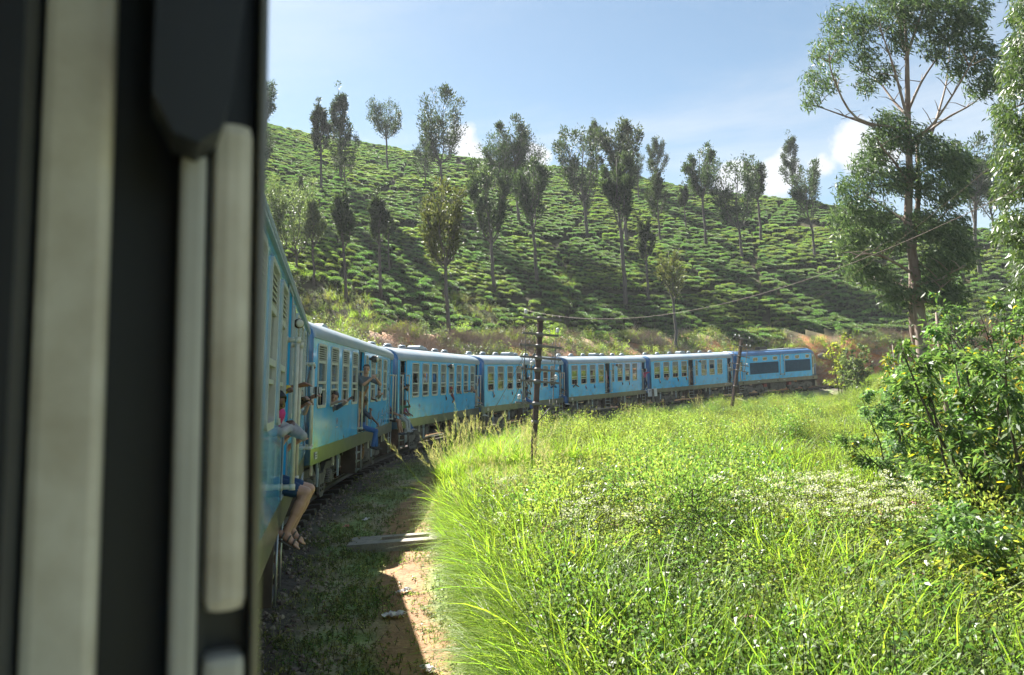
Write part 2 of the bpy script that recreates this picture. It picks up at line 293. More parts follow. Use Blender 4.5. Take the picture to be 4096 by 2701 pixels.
# track centre line through the bogies, carried on round the curve at both ends
ctrl = []
for M_, L_ in [(ZC, CL)] + [(m, CL) for m in CARS[:6]] + [(CARS[6], LOCO_L)]:
    for k in (.2, .8): ctrl.append(M_ @ Vector((L_ * k, 0, 0)))
d0 = (ctrl[0] - ctrl[1]).normalized()
pre = []; a = ctrl[0].copy(); ang = math.atan2(d0.x, d0.y)
for i in range(5): a = a + Vector((math.sin(ang), math.cos(ang), -.018)) * 6; pre.append(a.copy()); ang += .05
d1 = (ctrl[-1] - ctrl[-2]).normalized(); a = ctrl[-1].copy(); ang = math.atan2(d1.x, d1.y); post = []
for i in range(12): ang += .10; a = a + Vector((math.sin(ang), math.cos(ang), .018)) * 6; post.append(a.copy())
ctrl = pre[::-1] + ctrl + post
def catmull(P_, n=8):
    o = []
    for i in range(len(P_) - 1):
        p0, p1, p2, p3 = P_[max(i - 1, 0)], P_[i], P_[i + 1], P_[min(i + 2, len(P_) - 1)]
        for k in range(n):
            t = k / n; o.append(.5 * ((2 * p1) + (p2 - p0) * t + (2 * p0 - 5 * p1 + 4 * p2 - p3) * t * t + (3 * p1 - p0 - 3 * p2 + p3) * t ** 3))
    return o + [P_[-1]]
TRK = catmull(ctrl); TA = np.array([tuple(p) for p in TRK]); TT = np.gradient(TA[:, :2], axis=0); TT /= np.linalg.norm(TT, axis=1)[:, None]
def track(x, y):
    """signed distance from the track (outer, hill side positive) and rail height there"""
    x = np.atleast_1d(np.asarray(x, float)); y = np.atleast_1d(np.asarray(y, float)); d = np.empty(len(x)); z = np.empty(len(x))
    for s in range(0, len(x), 20000):
        dx = x[s:s + 20000, None] - TA[None, :, 0]; dy = y[s:s + 20000, None] - TA[None, :, 1]; q = dx * dx + dy * dy; k = q.argmin(1); ii = np.arange(len(k))
        d[s:s + 20000] = np.sqrt(q[ii, k]) * np.sign(-(dx[ii, k] * TT[k, 1] - dy[ii, k] * TT[k, 0])); z[s:s + 20000] = TA[k, 2]
    return d, z
# ------------------------------------------------------------------ terrain
def vnoise(x, y, sc, seed=0):
    x = np.asarray(x) / sc + seed * 17.3; y = np.asarray(y) / sc - seed * 9.1; i = np.floor(x).astype(int); j = np.floor(y).astype(int); fx = x - i; fy = y - j; fx = fx * fx * (3 - 2 * fx); fy = fy * fy * (3 - 2 * fy)
    def h(a, b): v = np.sin(a * 127.1 + b * 311.7 + seed) * 43758.5453; return v - np.floor(v)
    return (h(i, j) * (1 - fx) + h(i + 1, j) * fx) * (1 - fy) + (h(i, j + 1) * (1 - fx) + h(i + 1, j + 1) * fx) * fy - .5
def sstep(a, lo, hi): t = np.clip((a - lo) / (hi - lo), 0, 1); return t * t * (3 - 2 * t)
RX = np.array([900, 1033, 1240, 1464, 1722, 2067, 2411, 2755, 3100, 3444, 3703, 3944, 4096, 4400]); RY = np.array([430, 478, 530, 560, 603, 641, 668, 741, 775, 827, 861, 904, 965, 1050])
def pixdir(px, py):
    v = fw + RIGHT * ((px - 2048) / F_PX) + UP * ((1350.5 - py) / F_PX); return np.array(v)
_rd = np.array([pixdir(a, b_) for a, b_ in zip(RX, RY)]); RAZ = np.degrees(np.arctan2(_rd[:, 0], _rd[:, 1])); REL = _rd[:, 2] / np.hypot(_rd[:, 0], _rd[:, 1])
SLOPE = .60
def inner_z(x, y): return .0212 * np.clip(np.asarray(y) - 3, -20, 90) - .30
def hill_raw(d, z):
    q = np.maximum(d - 3.3, 0); return z - .25 + 2.6 * sstep(q, .2, 4.2) + SLOPE * np.maximum(q - 1.0, 0)
_azs = np.arange(-60, 70, 1.0); _Dr = []
for a_ in _azs:
    Ds = np.arange(20, 260, 1.0); X = Ds * math.sin(D2R(a_)); Y = Ds * math.cos(D2R(a_)); dd, zz = track(X, Y); hh = hill_raw(dd, zz); el = np.interp(a_, RAZ, REL)
    k = np.where((hh > CAMZ + el * Ds) & (dd > 5))[0]; _Dr.append(Ds[k[0]] if len(k) else 190)
_Dr = np.convolve(np.pad(np.clip(_Dr, 70, 190), 3, mode='edge'), np.ones(7) / 7, 'valid')
def ground_z(x, y, micro=True):
    x = np.atleast_1d(np.asarray(x, float)); y = np.atleast_1d(np.asarray(y, float)); d, z = track(x, y); D = np.hypot(x, y); az = np.degrees(np.arctan2(x, y)); azc = np.clip(az, -45, 60)
    h = hill_raw(d, z); Dr = np.interp(azc, _azs, _Dr); el = np.interp(azc, RAZ, REL); cap = CAMZ + el * Dr + np.where(D > Dr, -.22 * (D - Dr), .62 * (D - Dr)) + .5
    k = 2.0; m = np.minimum(h, cap); hs = m - k * np.log1p(np.exp(-np.abs(h - cap) / k)) * np.where(np.abs(h - cap) < 20, 1, 0)
    hs = np.where(d > 12, hs, h)
    inn = inner_z(x, y)
    far = np.clip((-d - 3.5) / 8, 0, 1); inn = inn + far * (vnoise(x, y, 7, 1) * .8 + vnoise(x, y, 2.6, 2) * .45) - .35 * sstep(-d, 8, 20) * sstep(y, 6, 16) * (1 - sstep(y, 30, 50))
    inn = inn - .85 * sstep(y, 24, 42) * sstep(-d, 1.7, 4.5) + 1.7 * sstep(az, 23.3, 27.0) * sstep(D, 42, 60) * sstep(-d, 1.9, 6)
    bal = z - .18
    t = sstep(-d, 1.2, 2.6); low = bal * (1 - t) + inn * t
    r = np.where(d > 1.6, np.maximum(hs, bal - .05), low)
    if micro: r = r + vnoise(x, y, .7, 3) * .05 * sstep(np.abs(d), 1.2, 2.5) + np.where(d > 5, vnoise(x, y, 3.5, 5) * .5 * sstep(d, 5, 9), 0)
    return np.where((az < -60) | (az > 66) | (y < -2), np.where(d > 3.3, np.minimum(r, 8 + 0 * r), inn), r)
def at(px, py, lift=0.0):
    """where the line of sight through a photograph pixel meets the ground"""
    v = pixdir(px, py); v = v / np.hypot(v[0], v[1]); Ds = np.concatenate([np.arange(2.5, 40, .05), np.arange(40, 230, .2)]); g = ground_z(v[0] * Ds, v[1] * Ds, False) + lift
    k = np.where(CAMZ + v[2] * Ds < g)[0]; D_ = Ds[k[0]] if len(k) else 120.0
    return Vector((v[0] * D_, v[1] * D_, float(ground_z([v[0] * D_], [v[1] * D_])[0]))), D_
def on_ray(px, py, D_):
    v = pixdir(px, py); v = v / np.hypot(v[0], v[1]); return Vector((v[0] * D_, v[1] * D_, CAMZ + v[2] * D_))
az_ = np.concatenate([np.arange(-180, -46, 4.0), np.arange(-46, 48, .25), np.arange(48, 180, 4.0)]); rr = [1.2]
while rr[-1] < 230: rr.append(rr[-1] * 1.018 + .02)
rr = np.array(rr + [245, 262]); A_, Rg = np.meshgrid(np.radians(az_), rr); gx = (Rg * np.sin(A_)).ravel(); gy = (Rg * np.cos(A_)).ravel(); gz = ground_z(gx, gy)
far_ = np.hypot(gx, gy); gz = np.where(far_ > 300, np.minimum(gz, -5.0), gz)
nA, nR = len(az_), len(rr); idx = np.arange(nA * nR).reshape(nR, nA); q0 = idx[:-1]; q1 = idx[1:]; rl = lambda a: np.roll(a, -1, axis=1)
faces = np.stack([q0, rl(q0), rl(q1), q1], -1).reshape(-1, 4)
# zone colours: what the soil itself is made of
gd, _z = track(gx, gy); gq = gd - 3.3
PATH = [at(*p)[0] for p in ((1660, 2690), (1640, 2450), (1620, 2280), (1640, 2080), (1690, 1960), (1800, 1840))]
pth = catmull([Vector((p.x, p.y, 0)) for p in PATH], 10); pth = [pth[0] + (pth[0] - pth[4])] + pth; PA = np.array([(p.x, p.y) for p in pth])
def path_dist(x, y): return np.sqrt(((np.asarray(x)[:, None] - PA[None, :, 0]) ** 2 + (np.asarray(y)[:, None] - PA[None, :, 1]) ** 2).min(1))
pd_ = path_dist(gx, gy)
C_GRASS = np.array([.065, .070, .026]); C_PATH = np.array([.27, .160, .095]); C_RED = np.array([.42, .19, .085]); C_BAL = np.array([.10, .085, .07]); C_TEA = np.array([.050, .045, .020]); C_BANK = np.array([.27, .185, .13]); C_LAWN = np.array([.30, .26, .17])
col = np.tile(C_GRASS, (len(gx), 1))
def put(c, wgt):
    global col
    wgt = np.clip(wgt, 0, 1)[:, None]; col = col * (1 - wgt) + c * wgt
n1_ = vnoise(gx, gy, 1.3, 7); n2_ = vnoise(gx, gy, .45, 8)
n3_ = vnoise(gx, gy, .28, 9); put(C_LAWN, (1 - sstep(-gd, 3.6, 4.6)) * (gd < 0)); put(np.array([.20, .26, .105]), (1 - sstep(-gd, 3.6, 4.6)) * (gd < 0) * sstep(n1_ * .6 + n2_ + n3_ * .8, -.25, .2)); put(C_PATH, 1 - sstep(pd_ + n1_ * .25 + n2_ * .25, .28, .55)); put(C_BAL, 1 - sstep(np.abs(gd) + n1_ * .5, 1.5, 2.1))
put(C_BANK, sstep(gq, -.5, .5)); put(C_RED, sstep(gq + n1_ * 3, .0, 1.) * (1 - sstep(gq + n1_ * 6, 4, 7)))
azg = np.degrees(np.arctan2(gx, gy)); TEAQ = lambda az: np.interp(az, [-25, -14, -6, 0, 4, 8, 14, 20, 30, 45], [22, 19, 16, 15, 13, 11.5, 8, 6.5, 6, 6])
put(C_TEA, sstep(gq - TEAQ(azg) + n1_ * 2, -1, 1)); put(C_RED, sstep(azg, 26, 29) * sstep(gq, -1, 0) * (1 - sstep(gq, 5, 8)) * .9)
gme = npmesh('ground', np.stack([gx, gy, gz], 1), faces, [], True)
ca = gme.color_attributes.new('soil', 'FLOAT_COLOR', 'POINT'); ca.data.foreach_set('color', np.concatenate([col, np.ones((len(col), 1))], 1).astype(np.float32).ravel())
gm = bpy.data.materials.new('soil'); gm.use_nodes = True; t_ = gm.node_tree; n_ = t_.nodes; p_ = n_['Principled BSDF']; p_.inputs['Roughness'].default_value = .95; p_.inputs['Specular IOR Level'].default_value = .15
at_ = n_.new('ShaderNodeAttribute'); at_.attribute_name = 'soil'; co_ = n_.new('ShaderNodeTexCoord'); nz1 = n_.new('ShaderNodeTexNoise'); nz1.inputs['Scale'].default_value = 5; nz1.inputs['Detail'].default_value = 8; nz1.inputs['Roughness'].default_value = .7; t_.links.new(co_.outputs['Object'], nz1.inputs['Vector'])
mr_ = n_.new('ShaderNodeMapRange'); mr_.inputs[1].default_value = .3; mr_.inputs[2].default_value = .7; mr_.inputs[3].default_value = .6; mr_.inputs[4].default_value = 1.35; t_.links.new(nz1.outputs[0], mr_.inputs[0])
vm = n_.new('ShaderNodeVectorMath'); vm.operation = 'SCALE'; t_.links.new(at_.outputs['Color'], vm.inputs[0]); t_.links.new(mr_.outputs[0], vm.inputs['Scale']); t_.links.new(vm.outputs[0], p_.inputs['Base Color'])
bp_ = n_.new('ShaderNodeBump'); bp_.inputs['Strength'].default_value = .8; bp_.inputs['Distance'].default_value = .05; nz2 = n_.new('ShaderNodeTexNoise'); nz2.inputs['Scale'].default_value = 18; nz2.inputs['Detail'].default_value = 6; t_.links.new(co_.outputs['Object'], nz2.inputs['Vector']); t_.links.new(nz2.outputs[0], bp_.inputs['Height']); t_.links.new(bp_.outputs[0], p_.inputs['Normal'])
gme.materials.append(gm); tag(link('ground', gme), 'grassy railway formation rising to a hillside of tea', kind='structure')
# ------------------------------------------------------------------ railway track
trk = empty('railway_track', TRK[40]); trk.location = (0, 0, 0); tag(trk, 'curved single railway track under the blue train, dark rails on timber sleepers', 'railway track')
def rail_mesh(off):
    prof = [(-.065, -.15), (.065, -.15), (.065, -.135), (.012, -.12), (.012, -.04), (.034, -.03), (.034, -.004), (.026, 0), (-.026, 0), (-.034, -.004), (-.034, -.03), (-.012, -.04), (-.012, -.12), (-.065, -.135)]
    V = []; Fq = []; mi = []; k = len(prof)
    for i, p in enumerate(TRK):
        nrm = np.array([-TT[i][1], TT[i][0]])
        for a, b in prof: V.append((p.x + nrm[0] * (off + a), p.y + nrm[1] * (off + a), p.z + b + off * -CANT))
    for i in range(len(TRK) - 1):
        for j in range(k): Fq.append((i * k + j, i * k + (j + 1) % k, (i + 1) * k + (j + 1) % k, (i + 1) * k + j)); mi.append(1 if j == 7 else 0)
    return npmesh('rail', V, Fq, [M_RAIL, M_RAILTOP], False, mi)
for s in (-1, 1): link('rail', rail_mesh(s * .838), trk)
sb = MB(); sb.box(-.12, .12, -1.22, 1.22, -.30, -.152, M_SLEEPER, .02); SLP = sb.mesh('sleeper'); acc = 0
for i in range(1, len(TRK)):
    acc += (TRK[i] - TRK[i - 1]).length
    if acc > .66:
        acc = 0; p = TRK[i]
        if p.y < -2 or p.y > 76: continue
        o = link('sleeper', SLP, trk, p); o.rotation_euler = (0, 0, math.atan2(TT[i][1], TT[i][0]) + R.uniform(-.02, .02)); o.rotation_euler[0] = -CANT
# ------------------------------------------------------------------ carriages
Y0 = -HW
def rrect(x0, x1, z0, z1, r, n=4):
    o = []
    for cx_, cz, a0 in ((x1 - r, z0 + r, -90), (x1 - r, z1 - r, 0), (x0 + r, z1 - r, 90), (x0 + r, z0 + r, 180)):
        for i in range(n + 1): t = D2R(a0 + 90 * i / n); o.append((cx_ + r * math.cos(t), cz + r * math.sin(t)))
    return o
def ring(mb, oo, ii, y_out, y_in, m):
    k = len(oo); b = len(mb.v)
    mb.v += [(a, y_out, c) for a, c in oo] + [(a, y_out, c) for a, c in ii] + [(a, y_in, c) for a, c in ii] + [(a, y_in, c) for a, c in oo]
    for L0, L1 in ((0, 1), (1, 2), (3, 0)):
        for i in range(k): j = (i + 1) % k; mb.f.append((b + L0 * k + i, b + L0 * k + j, b + L1 * k + j, b + L1 * k + i)); mb.m.append(mb.mi(m)); mb.sm.append(False)
WH = 1.33; _wc = {}
def wmesh(kind, w):
    key = (kind, round(w, 2))
    if key in _wc: return _wc[key]
    b = MB()
    if kind == 'frame': ring(b, rrect(0, w, 0, WH, .09), rrect(.05, w - .05, .06, WH - .045, .06), -.018, .05, M_FRAME); b.box(.04, w - .04, -.004, .04, .93, .985, M_FRAME)
    elif kind == 'backing': b.box(.045, w - .045, .052, .06, .97, WH - .04, M_DARK)
    elif kind == 'slat':
        b.v += [(.045, -.006, 0), (w - .045, -.006, 0), (w - .045, .034, .026), (.045, .034, .026), (.045, -.002, -.008), (w - .045, -.002, -.008), (w - .045, .038, .018), (.045, .038, .018)]
        for f in ((0, 1, 2, 3), (7, 6, 5, 4), (0, 4, 5, 1), (2, 6, 7, 3), (1, 5, 6, 2), (0, 3, 7, 4)): b.f.append(f); b.m.append(b.mi(M_FRAME)); b.sm.append(False)
    elif kind == 'rail': b.box(.045, w - .045, -.012, .03, 0, .058, M_FRAME, .006)
    elif kind == 'thin_rail': b.box(.045, w - .045, .0, .035, 0, .04, M_FRAME, .005)
    elif kind == 'stile': b.box(0, .035, .012, .035, .06, .95, M_FRAME)
    elif kind.startswith('pane'): b.box(.045, w - .045, .018, .024, 0, 1.0, M_GLASS2 if kind.endswith('2') else M_GLASS)
    elif kind == 'curtain':
        n = 26; xs = np.linspace(.06, w - .06, n); ys = .10 + .022 * np.sin(np.arange(n) * 1.9) + .008 * np.sin(np.arange(n) * .7)
        for i in range(n - 1): b.poly([(xs[i], ys[i], 0), (xs[i + 1], ys[i + 1], 0), (xs[i + 1], ys[i + 1], 1), (xs[i], ys[i], 1)], M_CURT, True)
    elif kind == 'bar': b.tube([(0, .06, 0), (0, .06, 1)], .011, M_CREAM, 6)
    _wc[key] = b.mesh({'pane2': 'pane'}.get(kind, kind)); return _wc[key]
def add_window(root, x, w, state, tint, curtain, rich, flip=False, z=2.12):
    fr = link('window', wmesh('frame', w), root)
    if flip: fr.location = (x + w, HW, z); fr.rotation_euler = (0, 0, math.pi)
    else: fr.location = (x, Y0, z)
    link('louvre_backing', wmesh('backing', w), fr)
    for i in range(6): link('louvre_slat', wmesh('slat', w), fr, (0, 0, 1.0 + i * .047))
    pk = 'pane2' if tint else 'pane'
    def pane(z0, z1):
        if z1 - z0 > .02: o = link('pane', wmesh(pk, w), fr, (0, 0, z0)); o.scale = (1, 1, z1 - z0)
    mid = link('sash_rail', wmesh('rail', w), fr, (0, 0, .50))
    if state == 'upper': pane(.06, .50); link('sash_rail', wmesh('thin_rail', w), fr, (0, 0, .16))
    elif state == 'closed': pane(.557, .93); pane(.10, .50); link('sash_rail', wmesh('thin_rail', w), fr, (0, 0, .06))
    elif state == 'open': pass
    else: pane(.557, .93); pane(.40, .50); link('sash_rail', wmesh('thin_rail', w), fr, (0, 0, .36))
    if curtain and state != 'upper':
        c = link('curtain', wmesh('curtain', w), fr, (0, 0, .41)); c.scale = (1, 1, .52)
    if rich:
        for k in (.34, .7):
            c = link('window_bar', wmesh('bar', w), fr, (w * k, 0, .07)); c.scale = (1, 1, .42)
    return fr
def side_skin(mb, y, yin, L_, openings, m, m_in, z0, z1, x0=0.0):
    xs = sorted({x0, L_} | {round(v, 3) for o in openings for v in o[:2]}); zs = sorted({z0, z1} | {round(min(max(v, z0), z1), 3) for o in openings for v in o[2:]})
    for i in range(len(xs) - 1):
        for j in range(len(zs) - 1):
            a, b, c, d = xs[i], xs[i + 1], zs[j], zs[j + 1]; mx_, mz = (a + b) / 2, (c + d) / 2
            if any(o[0] < mx_ < o[1] and o[2] < mz < o[3] for o in openings): continue
            mb.poly([(a, y, c), (b, y, c), (b, y, d), (a, y, d)], m); mb.poly([(a, yin, c), (b, yin, c), (b, yin, d), (a, yin, d)], m_in)
    for a, b, c, d in openings:
        c = max(c, z0)
        for p, q in (((a, c), (a, d)), ((b, c), (b, d)), ((a, d), (b, d)), ((a, c), (b, c))): mb.poly([(p[0], y, p[1]), (q[0], y, q[1]), (q[0], yin, q[1]), (p[0], yin, p[1])], m)
RP = [(1.432, 3.58), (1.432, 3.63), (1.40, 3.72), (1.30, 3.82), (1.12, 3.91), (.85, 3.985), (.5, 4.04), (.2, 4.06), (0, 4.065)]
RPF = RP + [(-a, b) for a, b in RP[-2::-1]]
def roof_mesh(L_, prof, m, name='roof'):
    b = MB(); k = len(prof); xs = [-.02, .03] + [L_ * i / 8 for i in range(1, 8)] + [L_ - .03, L_ + .02]
    for i, x in enumerate(xs):
        s = .985 if i in (0, len(xs) - 1) else 1
        b.v += [(x, a * s, 3.58 + (c - 3.58) * s) for a, c in prof]
    for i in range(len(xs) - 1):
        for j in range(k - 1): b.f.append((i * k + j, i * k + j + 1, (i + 1) * k + j + 1, (i + 1) * k + j)); b.m.append(b.mi(m)); b.sm.append(True)
    for i in (0, len(xs) - 1): b.f.append(tuple(i * k + j for j in range(k))); b.m.append(b.mi(m)); b.sm.append(False)
    return b.mesh(name)
def end_mesh(s):
    b = MB(); pr = [(-1.4, 1.02), (1.4, 1.02)] + [(a * .978, c - .012) for a, c in RPF if c > 3.6]; k = len(pr)
    for x, f in ((0, 1), (-.05 * s, .99), (-.11 * s, .955), (-.13 * s, .90)): b.v += [(x, a * f, 1.02 + (c - 1.02) * (1 - (1 - f) * .6)) for a, c in pr]
    for i in range(3):
        for j in range(k): b.f.append((i * k + j, i * k + (j + 1) % k, (i + 1) * k + (j + 1) % k, (i + 1) * k + j)); b.m.append(b.mi(M_NAVY)); b.sm.append(True)
    b.f.append(tuple(3 * k + j for j in range(k))); b.m.append(b.mi(M_NAVY)); b.sm.append(False); return b.mesh('end_panel')
ENDM = {1: end_mesh(1), -1: end_mesh(-1)}
# bogie parts
def wheel_mesh():
    b = MB(); b.lathe([(.10, -.07), (.36, -.06), (.40, -.065), (.43, -.06), (.43, .06), (.47, .065), (.47, .09), (.38, .09), (.34, .03), (.16, .02), (.14, .09), (.10, .10)], M_BOGIE, 24, 'Y'); return b.mesh('wheel')
def spring_mesh():
    b = MB()
    for i in range(5): b.torus((0, 0, .05 + i * .075), .095, .028, M_BOGIE, 'Z', 14, 6)
    b.lathe([(.13, -.02), (.13, .012)], M_BOGIE, 12); b.lathe([(.13, .39), (.13, .42)], M_BOGIE, 12); return b.mesh('coil_spring')
WHM, SPM = wheel_mesh(), spring_mesh()
def frame_mesh(loco=False):
    b = MB()
    if loco:
        for c in (-.95, .95):
            pts = [(c + .62 * math.cos(t), .42 + .40 * math.sin(t)) for t in np.linspace(math.pi, 0, 11)]
            inn = [(c + .36 * math.cos(t), .36 + .24 * math.sin(t)) for t in np.linspace(0, math.pi, 9)]
            b.prism(pts + [(c + .62, .22)] + [(c + .40, .22)] + inn + [(c - .40, .22), (c - .62, .22)], M_BOGIE, 'Y', -.06, .06)
        b.box(-.5, .5, -.05, .05, .36, .56, M_BOGIE, .02); b.prism([(-1.75, .55), (-1.5, .75), (1.5, .75), (1.75, .55), (1.75, .42), (-1.75, .42)], M_BOGIE, 'Y', -.02, .03)
    else:
        b.prism([(-1.55, .72), (-1.45, .80), (-.6, .80), (-.35, .62), (.35, .62), (.6, .80), (1.45, .80), (1.55, .72), (1.5, .60), (.75, .60), (.45, .40), (-.45, .40), (-.75, .60), (-1.5, .60)], M_BOGIE, 'Y', -.05, .05)
        b.prism([(-.26, .62), (.26, .62), (.20, .16), (.12, .08), (-.12, .08), (-.20, .16)], M_BOGIE, 'Y', -.11, -.05)
        for c in (-.09, .09): b.lathe([(.035, -.13), (.035, -.11)], M_GRIME, 8, 'Y', (c, 0, .34)); b.lathe([(.03, -.13), (.03, -.11)], M_GRIME, 8, 'Y', (c, 0, .24))
    return b.mesh('side_frame')
FRM, FRL = frame_mesh(), frame_mesh(True)
def axlebox_mesh():
    b = MB(); b.lathe([(.05, -.12), (.15, -.11), (.17, -.06), (.17, .06)], M_BOGIE, 14, 'Y'); b.box(-.33, .33, -.04, .06, -.12, -.05, M_BOGIE, .015); return b.mesh('axle_box')
AXM = axlebox_mesh()
def bolster_mesh():
    b = MB(); b.box(-.22, .22, -1.05, 1.05, .45, .78, M_GRIME); b.box(-1.5, 1.5, -.75, .75, .55, .66, M_GRIME)
    for x in (-.95, .95): b.tube([(x, -.8, .43), (x, .8, .43)], .07, M_GRIME, 8)
    for x in (-1.42, 1.42, -.48, .48): b.box(x - .03, x + .03, -.92, -.70, .22, .62, M_GRIME)
    return b.mesh('bolster')
BOM = bolster_mesh()
def add_bogie(root, x, loco=False):
    bo = link('bogie', BOM, root, (x, 0, 0))
    for s in (-1, 1):
        f = link('side_frame', FRL if loco else FRM, bo, (0, s * 1.02, 0))
        if s > 0: f.rotation_euler = (0, 0, math.pi)
        for c in (-.95, .95):
            wh = link('wheel', WHM, bo, (c, s * .82, .45)); wh.rotation_euler = (0, 0, math.pi if s < 0 else 0)
            ax = link('axle_box', AXM, bo, (c, s * 1.02, .43))
            if s > 0: ax.rotation_euler = (0, 0, math.pi)
            if not loco:
                for k in (-.24, .24): link('coil_spring', SPM, bo, (c + k, s * 1.02, .33)).scale = (1, 1, .72)
    return bo
def step_mesh(w):
    b = MB(); b.box(-.04, 0, -1.36, -.98, .28, 1.0, M_STEP, .008); b.box(w, w + .04, -1.36, -.98, .28, 1.0, M_STEP, .008); b.torus((-.043, -1.17, .74), .085, .008, M_STEP, 'X', 18, 5)
    for z in (.32, .55, .78): b.box(0, w, -1.36, -1.10, z, z + .025, M_BAR)
    for x in (.0, w): b.tube([(x, -1.385, .30), (x, -1.385, 1.0)], .014, M_BAR, 6)
    return b.mesh('door_steps')
STM = step_mesh(.62)
def handrail_mesh():
    b = MB(); b.tube([(0, -.11, 1.45), (0, -.11, 2.98)], .024, M_CREAM, 10)
    for z in (1.47, 2.96): b.tube([(0, 0, z), (0, -.13, z)], .026, M_CREAM, 8); b.lathe([(.038, -.02), (.038, 0)], M_CREAM, 10, 'Y', (0, 0, z)); b.lathe([(.034, -.03), (.034, .03)], M_CREAM, 10, 'Z', (0, -.11, z))
    return b.mesh('handrail')
HRM = handrail_mesh()
def vent_mesh():
    b = MB(); b.lathe([(.13, 0), (.13, .07)], M_BAR, 14); b.lathe([(.18, .06), (.20, .075), (.20, .10), (.17, .115)], M_ROOF, 16); b.lathe([(.13, .115), (.13, .15)], M_DARK, 12); b.lathe([(.17, .145), (.17, .165), (.10, .20), (.04, .21)], M_ROOF, 16); return b.mesh('roof_vent')
VTM = vent_mesh()
def lamp_mesh():
    b = MB(); b.lathe([(.03, 0), (.045, -.06), (.085, -.08), (.105, -.13), (.105, -.20), (.095, -.215)], M_GRIME, 18, 'Y'); b.lathe([(.09, -.216), (.08, -.245), (.04, -.262), (.01, -.265)], M_CREAM, 18, 'Y'); return b.mesh('side_lamp')
LMM = lamp_mesh()
def under_mesh():
    b = MB(); b.box(.1, CL - .1, -1.1, -.95, .86, 1.02, M_GRIME); b.box(.1, CL - .1, .95, 1.1, .86, 1.02, M_GRIME); b.box(.1, CL - .1, -.25, .25, .80, 1.0, M_GRIME)
    for x in (3.9, 5.6, 7.0): b.box(x, x + .12, -1.2, 1.2, .84, 1.0, M_GRIME)
    b.box(5.2, 6.7, -1.0, -.3, .45, .52, M_BOGIE); b.box(6.5, 6.95, -1.05, -.55, .42, .86, M_GRIME, .02); b.box(4.0, 4.35, -1.08, -.75, .5, .86, M_BOGIE, .02)
    b.tube([(.4, -.5, .55), (CL - .4, -.5, .55)], .03, M_GRIME, 6); b.tube([(3.2, -.9, .35), (7.6, -.9, .35)], .025, M_BOGIE, 6)
    for x in (3.2, 7.6): b.tube([(x, -.9, .35), (x, -.9, .9)], .025, M_BOGIE, 6)
    return b.mesh('underframe')
UNM = under_mesh()
def drum_mesh():
    b = MB(); b.lathe([(.05, -.55), (.24, -.52), (.33, -.44), (.33, .44), (.24, .52), (.05, .55)], M_BOGIE, 20, 'X')
    for x in (-.3, .3): b.torus((x, 0, 0), .335, .02, M_GRIME, 'X', 20, 5)
    return b.mesh('vacuum_cylinder')
DRM = drum_mesh()
def handwheel_mesh():
    b = MB(); b.torus((0, 0, 0), .24, .026, M_RUSTW, 'Y', 22, 6)
    for k in range(3):
        t = k * 2.094 + .3; b.tube([(0, 0, 0), (.12 * math.cos(t + .35), 0, .12 * math.sin(t + .35)), (.24 * math.cos(t), 0, .24 * math.sin(t))], .018, M_RUSTW, 6)
    b.tube([(0, -.03, 0), (0, .25, 0)], .022, M_GRIME, 6); return b.mesh('brake_handwheel')
HWM = handwheel_mesh()
def bracket_mesh():
    b = MB(); b.prism([(-.09, 1.0), (.09, 1.0), (.05, .62), (.03, .42), (-.01, .42), (-.03, .62)], M_PALE, 'Y', -1.26, -1.22); b.box(-.03, .03, -1.262, -1.258, .82, .94, M_DARK); return b.mesh('hanger_bracket')
BRM = bracket_mesh()
def plate_mesh():
    b = MB(); ring(b, rrect(-.06, .06, .72, .98, .03, 2), rrect(-.03, .03, .76, .94, .02, 2), -1.25, -1.22, M_CREAM); return b.mesh('lifting_link')
PLM = plate_mesh()
def tag_mesh():
    b = MB(); b.box(-.09, .09, -1.412, -1.402, 1.10, 1.24, M_WHITE); b.box(-.065, .065, -1.416, -1.4125, 1.185, 1.205, M_BLACK); b.box(-.065, .04, -1.416, -1.4125, 1.135, 1.155, M_BLACK); return b.mesh('number_plate')
TGM = tag_mesh()
def crest_mesh():
    b = MB(); b.torus((0, -1.402, 1.78), .075, .006, M_CREST, 'Y', 18, 4); b.torus((0, -1.402, 1.78), .035, .006, M_CREST, 'Y', 14, 4); b.box(-.11, .11, -1.4035, -1.4005, 1.63, 1.65, M_CREST); return b.mesh('crest')
M_CREST = mat('faded_pink_print', (.36, .36, .42), .6); CSM = crest_mesh()
def mark_mesh():   # small white emblem and two short lines of print on the dark end corner
    b = MB(); b.torus((0, -1.408, 2.42), .055, .012, M_PALE, 'Y', 16, 4)
    for z, n in ((2.22, 9), (2.13, 7)):
        for i in range(n): b.box(-.17 + i * .04, -.143 + i * .04, -1.410, -1.404, z, z + .04, M_PALE)
    return b.mesh('end_emblem')
MKM = mark_mesh()
def seat_mesh():
    b = MB(); b.box(-.05, .05, -1.25, -.15, 1.75, 2.45, M_SEAT, .03); b.box(-.45, .45, -1.25, -.15, 1.68, 1.80, M_SEAT, .03); b.box(-.05, .05, .35, 1.25, 1.75, 2.45, M_SEAT, .03); b.box(-.45, .45, .35, 1.25, 1.68, 1.80, M_SEAT, .03); b.box(-.06, .06, -1.2, -.2, 1.36, 1.7, M_SEAT); return b.mesh('seat')
STMESH = seat_mesh()
_sk = {}
STD = dict(win=[(.36, .76), (1.53, .76), (2.71, .76), (3.88, .76), (5.80, .33), (6.62, .76), (7.77, .76), (8.93, .76)], doors=[(4.85, 5.51), (10.50, 11.03)])
CDR = dict(win=[(1.44 + i * 1.152, .76) for i in range(8)], doors=[(.22, .80), (10.46, 11.0)])
